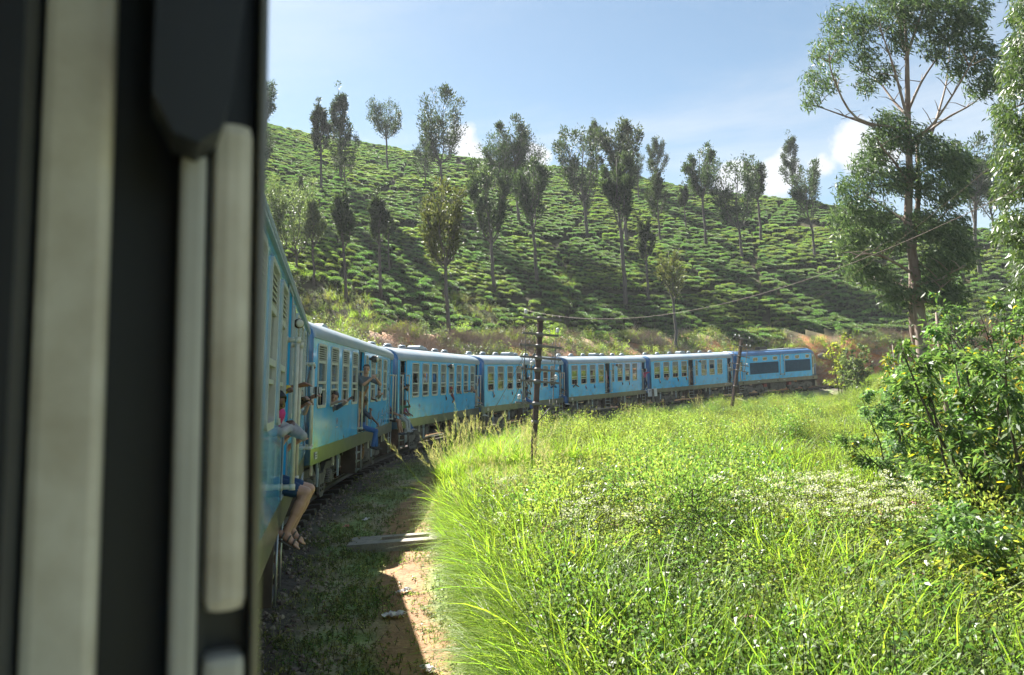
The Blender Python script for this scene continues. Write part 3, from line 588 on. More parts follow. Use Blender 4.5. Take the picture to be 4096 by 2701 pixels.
def make_car(Mx, lay, states, label, tint=False, curtains=(), rich=False, hole=None, seats=True):
    root = empty('railway_carriage'); root.matrix_world = Mx; tag(root, label, 'railway carriage', 'blue carriages of the curved train')
    ops = [(x + .02, x + w - .02, 2.13, 3.43) for x, w in lay['win']] + [(a, b, 1.36, 3.5) for a, b in lay['doors']]
    if hole: ops = [o for i, o in enumerate(ops) if i != hole[0]] + [hole[1]]
    b = MB(); side_skin(b, Y0, Y0 + .06, CL, ops, M_BLUE, M_INNER, 1.32, 3.585); b.build('side_wall', root)
    key = id(lay)
    if key not in _sk:
        f = MB(); side_skin(f, HW, HW - .06, CL, [(x + .02, x + w - .02, 2.13, 3.43) for x, w in lay['win']] + [(a, q, 1.36, 3.5) for a, q in lay['doors']], M_BLUE, M_INNER, 1.32, 3.585)
        k = MB()
        for s in (-1, 1):
            xs = [0] + [v for dd in lay['doors'] for v in dd] + [CL]
            k.box(0, CL, s * (HW - .004) - .03 * (s > 0), s * (HW - .004) + .03 * (s < 0), 1.0, 1.318, M_SKIRT)
        g = MB()
        for s in (-1, 1): g.box(-.01, CL + .01, s * 1.405 - .025, s * 1.405 + .025, 3.545, 3.578, M_PALE)
        h = MB(); h.box(.02, CL - .02, -1.34, 1.34, 1.30, 1.352, M_GRIME); h.box(.02, CL - .02, -1.335, 1.335, 3.52, 3.54, M_INNER)
        p = MB(); p.box(1.5, CL - 1.5, -.36, -.33, 4.05, 4.09, M_GRIME); p.box(2.5, CL - 3.0, .30, .34, 4.05, 4.10, M_GRIME)
        for i in range(12): p.box(2.6 + i * .5, 2.66 + i * .5, -.36, .34, 4.062, 4.085, M_GRIME)
        _sk[key] = (f.mesh('side_wall'), k.mesh('skirt'), g.mesh('gutter'), h.mesh('floor_and_ceiling'), p.mesh('roof_walkway'), roof_mesh(CL, RPF, M_ROOF))
    for me, nm in zip(_sk[key], ('side_wall', 'skirt', 'gutter', 'floor', 'roof_walkway', 'roof')): link(nm, me, root)
    link('end_panel', ENDM[1], root, (-.002, 0, 0)); link('end_panel', ENDM[-1], root, (CL + .002, 0, 0))
    gb = MB()
    for i in range(5): gb.box(-.55 + i * .11, -.55 + i * .11 + .07, -.62, .62, 1.3, 3.35, M_DARK, .02); gb.box(-.49 + i * .11, -.43 + i * .11, -.57, .57, 1.35, 3.3, M_DARK)
    gb.build('gangway_bellows', root)
    for i, (x, wd) in enumerate(lay['win']):
        if not (hole and i == hole[0]): add_window(root, x, wd, states[i], tint, i in curtains, rich and wd > .5)
        add_window(root, x, wd, 'half' if i % 3 else 'closed', tint, False, False, True)
    for a, q in lay['doors']:
        e = MB(); ring(e, [(a - .035, 1.335), (q + .035, 1.335), (q + .035, 3.535), (a - .035, 3.535)], [(a + .002, 1.358), (q - .002, 1.358), (q - .002, 3.502), (a + .002, 3.502)], Y0 - .014, Y0 - .002, M_PALE); e.build('door_frame', root)
        e = MB(); e.box(a - .07, a - .058, Y0 - .006, Y0 - .001, 1.33, 3.54, M_GRIME); e.build('panel_seam', root)
        st = link('door_steps', STM, root, (a + .01, 0, 0)); st.scale = ((q - a - .02) / .62, 1, 1)
        if not hole or a < 9: link('handrail', HRM, root, (a - .05 if a > .5 else a - .02, Y0, 0))
        if not hole or a < 9: link('handrail', HRM, root, (q + .06, Y0, 0))
    for x in (1.1, 2.7, 4.3, 7.0, 8.6, 10.1): link('roof_vent', VTM, root, (x, .15, 4.05))
    if lay is STD and Mx == CARS[0]:
        sl2 = link('side_lamp', LMM, root, (6.0, Y0 - .03, 3.24)); sl2.rotation_euler = (0, 0, D2R(-68)); sl2.scale = (.55, .55, .55)
    elif lay is STD: link('side_lamp', LMM, root, (6.36, Y0, 3.36))
    else: link('side_lamp', LMM, root, (5.93, Y0, 3.37))
    add_bogie(root, 2.15); add_bogie(root, CL - 2.15); link('underframe', UNM, root); link('vacuum_cylinder', DRM, root, (3.95, -.62, .56)); link('vacuum_cylinder', DRM, root, (7.25, .55, .58))
    link('brake_handwheel', HWM, root, (6.55, -1.22, .74)); link('number_plate', TGM, root, (.42, 0, 0)); link('crest', CSM, root, (2.3, 0, 0)); link('crest', CSM, root, (8.9, 0, 0)); link('end_emblem', MKM, root, (-.0, 0.62, 0)).rotation_euler = (0, 0, D2R(-62))
    for x in (.9, 2.9, 7.6, CL - 1.0): link('hanger_bracket', BRM, root, (x + .35, 0, 0)); link('lifting_link', PLM, root, (x - .15, 0, 0))
    if seats:
        for i, (x, wd) in enumerate(lay['win']):
            if wd > .5: link('seat', STMESH, root, (x + wd + .21, 0, 0))
    bx = MB(); bx.prism([(5.2, 4.04), (5.26, 4.22), (5.45, 4.28), (5.75, 4.28), (5.94, 4.22), (6.0, 4.04)], M_ROOF, 'Y', -.28, .28); bx.build('roof_box', root)
    return root
H = ['half'] * 8
car_z = make_car(ZC, STD, H, 'carriage the picture is taken from, its blurred cream and black window jamb close up', hole=(7, (8.35, 9.58, 2.02, 3.46)), seats=False)
car_a = make_car(CARS[0], STD, H, 'nearest blue carriage, a girl in pink leaning out and bare legs hanging from its door', curtains=(0, 1, 2, 3, 5, 6, 7), rich=True)
car_b = make_car(CARS[1], STD, H, 'blue carriage with a man in a grey shirt leaning from its middle door', curtains=(0, 1, 2, 3, 5, 6, 7), rich=True)
car_c = make_car(CARS[2], CDR, ['upper', 'upper', 'upper'] + ['half'] * 5, 'blue carriage of eight windows without a middle door, children sitting in its first doorway', curtains=(3, 4, 5, 6, 7), rich=True)
car_d = make_car(CARS[3], STD, ['half', 'closed', 'half', 'half', 'half', 'half', 'half', 'half'], 'blue carriage partly behind the leaning steel telegraph pole with many arms', tint=True)
car_e = make_car(CARS[4], STD, ['half', 'half', 'half', 'closed', 'half', 'half', 'half', 'closed'], 'blue carriage with a man in a pink shirt standing in its last door', tint=True)
car_f = make_car(CARS[5], STD, ['half', 'half', 'half', 'half', 'closed', 'upper', 'upper', 'closed'], 'blue carriage coupled next to the locomotive', tint=True)
# window jamb of the carriage the picture is taken from: stacked sash channels seen end on
cx0 = CL - 2.17
lc = ZC.inverted() @ Vector((0, 0, CAMZ)); cx0, cy0, cz0 = lc
jb = link('window_jamb', (lambda b: (b.box(cx0 + .62, cx0 + .66, cy0 - .012, cy0 + .034, cz0 - .7, cz0 + .75, M_BLACK), b.mesh('window_jamb'))[1])(MB()), car_z)
def strip(name, lo, hi, t, z0, z1, m, bev=.004, dep=.05):
    b = MB(); b.box(cx0 + t, cx0 + t + dep, cy0 - hi, cy0 - lo, cz0 + z0, cz0 + z1, m, bev); return b.build(name, jb)
M_JC = mat('chalky_cream_post', (.70, .68, .60), .6, scale=14, col2=(.50, .46, .37)); M_JG = mat('grey_sash_paint', (.50, .51, .48), .5, scale=6); M_JD = mat('black_rubber', (.024, .028, .034), .5)
strip('jamb_post', -.064, -.026, .50, -.6, .6, M_JC, .006, .035); strip('rubber_channel', -.030, .020, .545, -.6, .6, M_JD, 0, .02)
strip('sash_stile', .0135, .029, .50, -.6, .165, M_JG, .004, .03); strip('rubber_channel', .029, .034, .512, -.6, .2, M_JD, 0, .02)
strip('sash_stile', .033, .0585, .50, -.132, .19, M_JC, .009, .03); strip('rubber_channel', .030, .062, .52, -.6, .6, M_JD, 0, .02); strip('sill_block', .033, .058, .50, -.6, -.158, M_JG, .006, .03)
strip('outer_lip', .0605, .0665, .50, -.6, .6, M_SKIRT, .002, .04)
hb = MB(); hb.prism([(cz0 + .6, cy0 + .002), (cz0 + .6, cy0 - .063), (cz0 + .30, cy0 - .052), (cz0 + .19, cy0 - .040), (cz0 + .168, cy0 - .034), (cz0 + .158, cy0 - .022), (cz0 + .162, cy0 - .008), (cz0 + .185, cy0 + .004)], M_JD, 'X', cx0 + .46, cx0 + .50)
for i, v in enumerate(hb.v): hb.v[i] = (v[0], v[2], v[1])
hb.build('window_blind', jb)
ip = MB(); ip.box(cx0 + .45, cx0 + .60, cy0 + .066, cy0 + .40, cz0 - .9, cz0 + .9, M_JD); ip.build('interior_panel', jb)
jb.matrix_basis = Matrix.Translation(Vector((0, cy0, cz0))) @ Matrix.Rotation(D2R(-1.7), 4, 'X') @ Matrix.Translation(Vector((0, -cy0, -cz0)))
# ------------------------------------------------------------------ locomotive
def make_loco():
    root = empty('locomotive'); root.matrix_world = CARS[6]; tag(root, 'blue diesel locomotive at the far head of the train, with ribbed side grilles', 'locomotive'); L_ = LOCO_L
    ports = [(1.95, 2.52), (3.2, 3.75), (4.55, 5.1), (6.15, 6.7), (7.55, 8.1), (9.0, 9.5)]
    ops = [(.26, .60, 1.5, 3.22), (1.48, 5.25, 1.88, 2.94), (6.12, 9.66, 1.88, 2.98)] + [(a, b, 3.12, 3.4) for a, b in ports]
    b = MB(); side_skin(b, Y0, Y0 + .05, 9.86, ops, M_BLUE, M_DARK, 1.34, 3.58); b.build('side_wall', root)
    f = MB(); side_skin(f, HW, HW - .05, 9.86, [], M_BLUE, M_DARK, 1.34, 3.58); f.build('side_wall', root)
    rf = [(1.42, 3.56), (1.42, 3.64), (1.36, 3.78), (1.22, 3.90), (1.0, 3.98), (.95, 4.0), (.5, 4.04), (0, 4.05)]; rf = rf + [(-a, c) for a, c in rf[-2::-1]]
    link('roof', roof_mesh(9.86, rf, mat('loco_roof_blue', (.05, .16, .36), .4, scale=2, col2=(.10, .2, .36))), root)
    k = MB(); k.prism([(-.93, 4.03), (.93, 4.03), (.93, 4.07), (-.93, 4.07)], M_ROOF, 'X', .3, 9.7); k.box(1.8, 3.5, -.8, .5, 4.07, 4.11, M_GRIME); k.box(4.2, 5.2, -.2, .4, 4.07, 4.36, M_BLACK, .02); k.box(8.0, 8.8, -.4, .4, 4.07, 4.15, M_GRIME, .03)
    for x in (.8, 1.5, 2.2): k.tube([(x, .55, 4.05), (x, .55, 4.35)], .02, M_GRIME, 6)
    k.tube([(.8, .55, 4.35), (2.2, .55, 4.35)], .02, M_GRIME, 6); k.build('roof_equipment', root)
    s = MB(); s.box(0, 10.6, -1.412, -1.36, 1.0, 1.335, M_SKIRT); s.box(0, 10.6, 1.36, 1.412, 1.0, 1.335, M_SKIRT); s.box(.05, 10.4, -1.3, 1.3, 1.02, 1.3, M_GRIME)
    for x in (.5, 5.0, 9.9): s.box(x, x + .14, -1.418, -1.41, 1.10, 1.24, M_DARK)
    for x in (2.4, 5.8): s.box(x, x + .28, -1.417, -1.41, 1.16, 1.20, M_PALE)
    s.build('skirt', root)
    # nose: lofted cross-sections that slope back towards the roof
    nb = MB(); secs = [(9.86, 1.40, 4.05, 1.34), (10.1, 1.395, 3.98, 1.34), (10.3, 1.37, 3.80, 1.34), (10.48, 1.32, 3.45, 1.34), (10.62, 1.26, 2.9, 1.34), (10.70, 1.18, 2.2, 1.34), (10.70, 1.10, 1.7, 1.36)]
    kk = len(rf) + 2
    for x, hw_, top, lo in secs:
        nb.v += [(x, hw_, lo)] + [(x, a / 1.42 * hw_, lo + (c - 1.34) / 2.71 * (top - lo)) for a, c in rf] + [(x, -hw_, lo)]
    for i in range(len(secs) - 1):
        for j in range(kk): nb.f.append((i * kk + j, i * kk + (j + 1) % kk, (i + 1) * kk + (j + 1) % kk, (i + 1) * kk + j)); nb.m.append(nb.mi(M_NAVY)); nb.sm.append(True)
    nb.f.append(tuple((len(secs) - 1) * kk + j for j in range(kk))); nb.m.append(nb.mi(M_NAVY)); nb.sm.append(False); nb.build('nose', root)
    cw = MB(); cw.prism([(10.16, 2.55), (10.42, 2.55), (10.36, 3.1), (10.2, 3.35), (10.13, 3.3)], M_GLASS2, 'Y', -1.405, -1.395); ring(cw, [(10.13, 2.5), (10.46, 2.5), (10.40, 3.12), (10.22, 3.40), (10.10, 3.35)], [(10.16, 2.55), (10.42, 2.55), (10.36, 3.1), (10.2, 3.33), (10.13, 3.3)], -1.41, -1.37, M_FRAME); cw.build('cab_window', root)
    for g0, g1, zt in ((1.48, 5.25, 2.94), (6.12, 9.66, 2.98)):
        g = MB(); g.box(g0, g1, Y0 + .055, Y0 + .06, 1.88, zt, M_DARK); n = int((g1 - g0) / .075)
        for i in range(n): x = g0 + .02 + i * (g1 - g0 - .03) / n; g.prism([(x, Y0 - .006), (x + .035, Y0 - .006), (x + .05, Y0 + .04), (x + .015, Y0 + .04)], mat('grille_blue', (.02, .13, .25), .45), 'Z', 1.89, zt - .01)
        gr = g.build('grille', root); e = MB(); ring(e, [(g0 - .04, 1.84), (g1 + .04, 1.84), (g1 + .04, zt + .04), (g0 - .04, zt + .04)], [(g0, 1.88), (g1, 1.88), (g1, zt), (g0, zt)], Y0 - .02, Y0 + .02, M_BLUE); e.build('grille_frame', gr)
    for a, q in ports:
        p = MB(); ring(p, rrect(a - .03, q + .03, 3.09, 3.43, .10), rrect(a + .03, q - .03, 3.14, 3.38, .08), Y0 - .012, Y0 + .04, M_FRAME); pf = p.build('porthole', root); g = MB(); g.box(a, q, Y0 + .02, Y0 + .026, 3.12, 3.4, M_GLASS2); g.build('pane', pf)
    d = MB(); d.box(.22, .64, Y0 + .06, Y0 + .08, 1.45, 3.25, M_BLUE); d.box(.24, .62, Y0 - .012, Y0 - .002, 3.225, 3.27, M_FRAME)
    for x in (.20, .62): d.box(x, x + .04, Y0 - .012, Y0 - .002, 1.40, 3.27, M_FRAME)
    dr = d.build('cab_door', root); g = MB(); g.box(.29, .57, Y0 + .05, Y0 + .056, 2.3, 3.1, M_GLASS2); g.box(.28, .58, Y0 + .04, Y0 + .058, 2.66, 2.72, M_FRAME); g.build('pane', dr)
    dd = MB(); dd.box(9.90, 10.12, Y0 - .010, Y0 + .0, 1.45, 3.42, M_FRAME); dd.box(9.93, 10.09, Y0 - .016, Y0 - .0105, 2.15, 3.2, M_GLASS2); dd.build('cab_door', root)
    lad = MB()
    for x in (5.42, 5.96): lad.tube([(x, Y0 - .08, 1.65), (x, Y0 - .08, 3.0), (x + (.10 if x < 5.6 else -.06), Y0 - .05, 3.55)], .028, M_FRAME, 8); lad.tube([(x, Y0, 1.68), (x, Y0 - .09, 1.68)], .03, M_GRIME, 8); lad.tube([(x, Y0, 2.98), (x, Y0 - .09, 2.98)], .03, M_GRIME, 8)
    lad.tube([(5.42, Y0 - .08, 1.72), (5.96, Y0 - .08, 1.72)], .024, M_FRAME, 8); lad.build('side_ladder', root)
    for x in (.18, .74): link('handrail', HRM, root, (x, Y0, 0))
    st = link('door_steps', STM, root, (.12, 0, 0)); add_bogie(root, 2.35, True); add_bogie(root, 8.5, True)
    tk = MB()
    for x0, x1 in ((4.35, 5.35), (5.4, 6.4)):
        tk.box(x0, x1, -1.15, 1.15, .30, .98, M_BOGIE, .03)
        for i in range(6): tk.box(x0 + .08 + i * .16, x0 + .10 + i * .16, -1.165, -1.15, .34, .95, M_GRIME)
    tk.build('fuel_tank', root)
    for x in (3.45, 6.75): rb = MB(); rb.box(x, x + .38, -1.2, -.9, .62, .92, M_RED, .03); rb.build('battery_box', root)
    lm = link('side_lamp', LMM, root, (.98, Y0, 2.0)); lm.scale = (.9, 1, .9)
    bf = MB(); bf.tube([(10.7, -.85, 1.08), (11.0, -.85, 1.08)], .08, M_GRIME, 10); bf.lathe([(.05, 11.0), (.22, 11.0), (.22, 11.04), (.05, 11.06)], M_GRIME, 16, 'X', (0, -.85, 1.08)); bf.tube([(10.7, .85, 1.08), (11.0, .85, 1.08)], .08, M_GRIME, 10); bf.box(10.6, 10.72, -1.25, 1.25, .95, 1.25, M_SKIRT); bf.prism([(10.6, .95), (10.95, .30), (10.6, .30)], M_SKIRT, 'Y', -1.1, 1.1); bf.build('buffer_beam', root)
    gb = MB()
    for i in range(5): gb.box(-.55 + i * .11, -.48 + i * .11, -.5, .5, 1.3, 3.2, M_DARK, .02)
    gb.build('gangway_bellows', root); link('end_panel', ENDM[1], root, (-.002, 0, 0))
make_loco()
# ------------------------------------------------------------------ poles, wires, sign, slab, rocks, litter
def pole(base, top, label, dD, arms, w, lift=.6):
    b0, D_ = at(*base, lift); b0.z -= .3; tp = on_ray(top[0], top[1], D_ + dD); ax = (tp - b0).normalized(); Ln = (tp - b0).length
    x = Vector((1, .18, 0)); x = (x - ax * x.dot(ax)).normalized(); y = ax.cross(x)
    root = empty('telegraph_pole'); root.matrix_world = Matrix(((x.x, y.x, ax.x, b0.x), (x.y, y.y, ax.y, b0.y), (x.z, y.z, ax.z, b0.z), (0, 0, 0, 1))); tag(root, label, 'telegraph pole', 'telegraph poles by the track')
    m = MB(); h = w / 2; m.prism([(-h, -h), (h, -h), (h, -h * .6), (h * .25, -h * .3), (h * .25, h * .3), (h, h * .6), (h, h), (-h, h), (-h, h * .6), (-h * .25, h * .3), (-h * .25, -h * .3), (-h, -h * .6)], M_STEELPOLE, 'Z', 0, Ln); m.build('post', root)
    pts = []
    for f, lo, hi, tilt, ins in arms:
        z = Ln * f; a = MB(); a.box(lo, hi, -h - .08, -h - .002, z - .024, z + .024, M_ARM); a.lathe([(h * 1.5, -.06), (h * 1.6, 0), (h * 1.5, .06)], M_ARM, 10, 'Z', (0, 0, z)); ar = a.build('cross_arm', root); ar.rotation_euler = (0, 0, 0)
        for ix in ins:
            q = MB(); q.tube([(ix, -h - .04, z + .03), (ix, -h - .04, z + .12)], .010, M_ARM, 6); q.lathe([(.045, .10), (.055, .13), (.03, .15), (.05, .17), (.045, .21), (.015, .23)], M_INS, 12, 'Z', (ix, -h - .04, z)); q.build('insulator', ar); pts.append(root.matrix_world @ Vector((ix, -h - .04, z + .2)))
        for ix in (lo + .06, lo + .28, hi - .06, hi - .26):
            if all(abs(ix - i) > .08 for i in ins): q = MB(); q.tube([(ix, -h - .04, z - .08), (ix, -h - .04, z + .14)], .008, M_ARM, 5); q.build('arm_pin', ar)
    return root, Ln, h, pts
p1, L1, h1, w1 = pole((2118, 1830), (2162, 1275), 'leaning rusty telegraph pole with eight cross arms in the grass before the train', .5, [(.995, -.50, .58, 0, (-.45,)), (.90, -.52, .52, 0, (.49,)), (.83, -.58, .62, 0, ()), (.76, -.55, .62, 0, ()), (.69, -.52, .62, 0, (-.2,)), (.62, -.52, .60, 0, (.5,)), (.49, -.60, .62, 0, (-.50,))], .135)
br = MB()
for s, x in ((-1, -.42), (1, .44)): br.box(x - .012, x + .012, -h1 - .10, -h1 - .085, L1 * .49, L1 * .90, M_ARM); br.tube([(x, -h1 - .06, L1 * .49), (s * .04, -h1 - .04, L1 * .385)], .016, M_ARM, 6)
br.lathe([(h1 * 1.5, -.05), (h1 * 1.6, .05)], M_ARM, 10, 'Z', (0, 0, L1 * .385)); br.build('arm_brace', p1)
p2, L2, h2, w2 = pole((2915, 1640), (2968, 1352), 'thin leaning telegraph pole standing before the joint of last carriage and locomotive', .6, [(.99, -.75, .85, 0, (-.65, -.3, .55)), (.90, -.75, .75, 0, (.4, .7)), (.78, -.75, .8, 0, ()), (.68, -.75, .8, 0, (.65,)), (.61, -.75, .85, 0, ()), (.42, -.85, .9, 0, ())], .19)
br = MB()
for x in (-.6, .5): br.box(x - .02, x + .02, -h2 - .10, -h2 - .082, L2 * .60, L2 * .90, M_ARM)
br.build('arm_brace', p2)
def wire(a, b, sag, label, r=.0045, m=M_WIRE, cat='wire', name='overhead_wire'):
    pts = [a.lerp(b, i / 24) - Vector((0, 0, sag * 4 * (i / 24) * (1 - i / 24))) for i in range(25)]; q = MB(); q.tube(pts, r, m, 5); tag(q.build(name), label, cat)
NP = Vector((9.5, 5.0, 7.4))
wire(w1[1], w2[4], .45, 'sagging orange-brown wire strung between the two telegraph poles')
wire(w2[1], on_ray(4090, 560, 22), .8, 'upper wire rising from the thin pole across the tea hill to the right')
wire(w1[0], on_ray(4180, 700, 12), .9, 'lower wire rising from the many-armed pole across the tea hill to the right', .0045)
g1 = at(1960, 1800)[0]; wire(p1.matrix_world @ Vector((-.05, -.1, L1 * .83)), g1, .02, 'pale stay cable slanting from the many-armed pole into the grass', .012, M_ARM, 'stay cable', 'stay_cable')
g2 = at(1890, 1790)[0]; wire(p1.matrix_world @ Vector((-.05, -.1, L1 * .93)), g2, .02, 'dark thin stay cable behind the pale one on the many-armed pole', .008, M_STEELPOLE, 'stay cable', 'stay_cable')
# T sign
sb0, sD = at(2618, 1650, .3); sg = empty('track_sign', sb0, 0); tag(sg, 'small white board lettered T on a weathered post beside the track', 'sign')
hT = (on_ray(2612, 1556, sD).z - sb0.z); q = MB(); q.box(-.075, .075, -.07, .07, -.3, hT, mat('weathered_post', (.22, .19, .16), .8, scale=9, col2=(.08, .06, .05)), .01); q.build('post', sg)
bw = 34 * sD / F_PX; q = MB(); q.box(-bw / 2 - .05, bw / 2 + .0, .072, .09, hT - 2 * 14.5 * sD / F_PX, hT + .02, mat('white_board_paint', (.66, .67, .70), .5), .004); bd = q.build('board', sg)
q = MB(); zt = hT - .11; q.box(-bw / 2 + .02, -bw / 2 + .17, .064, .071, zt - .035, zt, M_PURP); q.box(-bw / 2 + .078, -bw / 2 + .108, .064, .071, zt - .17, zt - .036, M_PURP); q.build('letter', bd)
# drain slab with a rectangular opening
c0, c1_, c2_, c3_ = [at(*p)[0] for p in ((1425, 2190), (1560, 2214), (1760, 2190), (1640, 2158))]
cc = (c0 + c1_ + c2_ + c3_) / 4; ang = math.atan2((c2_ - c1_).y + (c3_ - c0).y, (c2_ - c1_).x + (c3_ - c0).x); sl_ = empty('concrete_drain_slab', (cc.x, cc.y, float(ground_z([cc.x], [cc.y])[0])), D2R(4)); tag(sl_, 'mossy concrete drain slab with a dark rectangular opening, across the path', 'drain slab')
q = MB(); lx, ly = .82, .36
for a in ((-lx, -.30, -ly, ly), (.52, lx, -ly, ly), (-.30, .52, -ly, -.10), (-.30, .52, .17, ly)): q.box(a[0] + .001, a[1] - .001, a[2], a[3], -.18, .15, M_CONC)
q.build('slab', sl_); q = MB(); q.box(-.31, .53, -.11, .18, -.30, -.12, M_DARK); q.build('drain_void', sl_)
def rock(p, s, label, group=None, seed=1):
    bm = bmesh.new(); bmesh.ops.create_icosphere(bm, subdivisions=3, radius=1); r_ = random.Random(seed); off = [Vector((r_.gauss(0, 1), r_.gauss(0, 1), r_.gauss(0, 1))).normalized() for _ in range(9)]; am = [r_.uniform(.55, .95) for _ in off]
    for v in bm.verts:
        for o, a in zip(off, am):
            d = v.co.dot(o)
            if d > a: v.co -= o * (d - a) * .9
        v.co = Vector((v.co.x * s[0], v.co.y * s[1], v.co.z * s[2]))
    me = bpy.data.meshes.new('boulder'); bm.to_mesh(me); bm.free(); me.materials.append(M_ROCK); tag(link('boulder', me, None, p), label, 'rock', group)
for px, py, s, lb, sd_ in ((1905, 1370, (.65, .5, .45), 'larger round grey boulder on the red earth bank above the train', 3), (1885, 1382, (.4, .35, .3), 'small flat boulder leaning on the larger one on the red bank', 4), (1925, 1376, (.35, .3, .3), 'split grey stone right of the larger boulder on the bank', 5), (3300, 1432, (.9, .6, .5), 'grey stone at the cutting edge behind the locomotive nose', 6), (3800, 1640, (.7, .5, .5), 'grey rock half hidden among the yellow-flowered saplings', 8)):
    rock(at(px, py)[0], s, lb, None, sd_)
lg, lD = at(1780, 1352); q = MB(); q.tube([lg + Vector((-.9, -.2, .05)), lg + Vector((-.2, 0, .22)), lg + Vector((.35, .1, .35))], [.13, .16, .14], M_BARK, 10); tag(q.build('fallen_log'), 'short fallen log at the foot of the forked tree on the bank', 'log')
M_PAPER = mat('crumpled_paper', (.62, .60, .60), .7, scale=14, col2=(.45, .36, .42))
for i, (px, py, s, lb) in enumerate(((1575, 2472, .17, 'torn white wrapper at the shadow edge on the dirt path'), (1462, 2088, .12, 'small crumpled white paper in the turf beyond the slab'), (1385, 2115, .09, 'pink scrap of litter in the turf beside the track'), (1617, 2378, .13, 'pale crushed packet on the sunny dirt path near the slab'), (1715, 2690, .12, 'white crumpled paper at the near end of the dirt path'))):
    bm = bmesh.new(); bmesh.ops.create_grid(bm, x_segments=7, y_segments=4, size=.5); r_ = random.Random(i)
    for v in bm.verts: v.co = Vector((v.co.x * s * 1.6 + r_.uniform(-.1, .1) * s, v.co.y * s * .8 + r_.uniform(-.1, .1) * s, .03 + abs(r_.gauss(0, .17)) * s))
    me = bpy.data.meshes.new('litter'); bm.to_mesh(me); bm.free(); me.materials.append(M_PAPER if i != 2 else mat('pink_paper', (.6, .25, .22), .6)); o = link('litter_paper', me, None, at(px, py)[0]); o.rotation_euler = (0, 0, i * 1.3); tag(o, lb, 'litter')
# ------------------------------------------------------------------ leaf and blade geometry
def unit(a): return a / np.maximum(np.linalg.norm(a, axis=-1, keepdims=True), 1e-9)
def leaf_quads(C, Dv, L_, W_, rng, droop=.0):
    """one pointed, slightly folded quad per leaf: base, side, tip, side"""
    n = len(C); Dv = unit(Dv); L_ = np.broadcast_to(L_, n)[:, None]; W_ = np.broadcast_to(W_, n)[:, None]
    rv = rng.normal(size=(n, 3)); sd_ = unit(np.cross(Dv, rv)); up = np.cross(sd_, Dv)
    mid = C + Dv * L_ * .45; tip = C + Dv * L_ + np.array([0, 0, -1]) * L_ * droop
    V = np.stack([C, mid + sd_ * W_ * .5 + up * W_ * .12, tip, mid - sd_ * W_ * .5 + up * W_ * .12], 1).reshape(-1, 3); return V, np.arange(n * 4).reshape(-1, 4)
def blade_mesh(name, n, rad, h0, h1, w0, lean, m, rng, seg=4, heads=0.0):
    a = rng.uniform(0, 2 * np.pi, n); r = rad * np.sqrt(rng.uniform(0, 1, n)); base = np.stack([r * np.cos(a), r * np.sin(a), np.zeros(n) - .03], 1)
    az = a + rng.normal(0, .9, n); dr = np.stack([np.cos(az), np.sin(az), np.zeros(n)], 1); sw = np.stack([-np.sin(az + rng.normal(0, .5, n)), np.cos(az), np.zeros(n)], 1); h = rng.uniform(h0, h1, n); le = np.abs(rng.normal(lean, lean * .5, n)); V = []; W = w0 * rng.uniform(.6, 1.3, n)
    for k in range(seg + 1):
        t = k / seg; c = base + dr * (h * le * (t ** 1.8))[:, None] + np.array([0, 0, 1]) * (h * (t - .42 * le * t ** 2.6))[:, None]; ww = W * (1 - t ** 1.7) * .5 + .0006; V += [c - sw * ww[:, None], c + sw * ww[:, None]]
    V = np.stack(V, 1); k2 = 2 * (seg + 1); idx_ = np.arange(n)[:, None] * k2; F_ = np.concatenate([np.stack([idx_ + 2 * k, idx_ + 2 * k + 1, idx_ + 2 * k + 3, idx_ + 2 * k + 2], -1) for k in range(seg)], 1).reshape(-1, 4)
    return npmesh(name, V.reshape(-1, 3), F_, [m])
def cat_mesh(name, parts, mats):
    V = []; Fq = []; mi = []; o = 0
    for v, f, m in parts:
        V.append(v); Fq.append(f + o); mi.append(np.full(len(f), m)); o += len(v)
    return npmesh(name, np.concatenate(V), np.concatenate(Fq), mats, False, np.concatenate(mi))
def sticks(P0, P1, w, rng):
    """thin 4-sided stems as crossed quads"""
    d = unit(P1 - P0); s1 = unit(np.cross(d, rng.normal(size=d.shape))) * w; s2 = np.cross(d, s1); V = []
    for s in (s1, s2): V += [P0 - s, P0 + s, P1 + s * .5, P1 - s * .5]
    V = np.stack(V, 1).reshape(-1, 3); return V, np.arange(len(V)).reshape(-1, 4)
def weed_mesh(name, rng, stems, h0, h1, leafn, ll, lw, m, flower=None, fl=0.0, spread=.35, droop=.25):
    S0 = []; S1 = []; LC = []; LD = []; FC = []
    for i in range(stems):
        b = np.array([*(rng.normal(0, spread * (.4 if h1 > .2 else .55), 2)), 0.0]); h = rng.uniform(h0, h1); tip = b + np.array([*(rng.normal(0, spread * .6 if h1 > .2 else .02, 2)), h]); S0.append(b); S1.append(tip)
        for k in range(leafn):
            t = .15 + .85 * (k + rng.uniform(0, 1)) / leafn; a = k * 2.4 + rng.uniform(-.4, .4); LC.append(b + (tip - b) * t); LD.append([math.cos(a), math.sin(a), rng.uniform(-.15, .7) if h1 > .2 else rng.uniform(-.1, .25)])
        if flower and rng.uniform() < fl: FC.append(tip)
    LC = np.array(LC); LD = np.array(LD); s = rng.uniform(.6, 1.2, len(LC)); parts = [(*sticks(np.array(S0), np.array(S1), .004, rng), 0), (*leaf_quads(LC, LD, ll * s, lw * s, rng, droop), 1)]; ms = [M_STEM, m]
    if FC:
        cc = np.concatenate([f + np.stack([rng.normal(0, .035, 26), rng.normal(0, .035, 26), rng.normal(.015, .008, 26)], 1) for f in FC]); dd = rng.normal(size=cc.shape); dd[:, 2] *= .3; parts.append((*leaf_quads(cc, dd, .022, .018, rng), 2)); ms.append(flower)
    return cat_mesh(name, parts, ms)
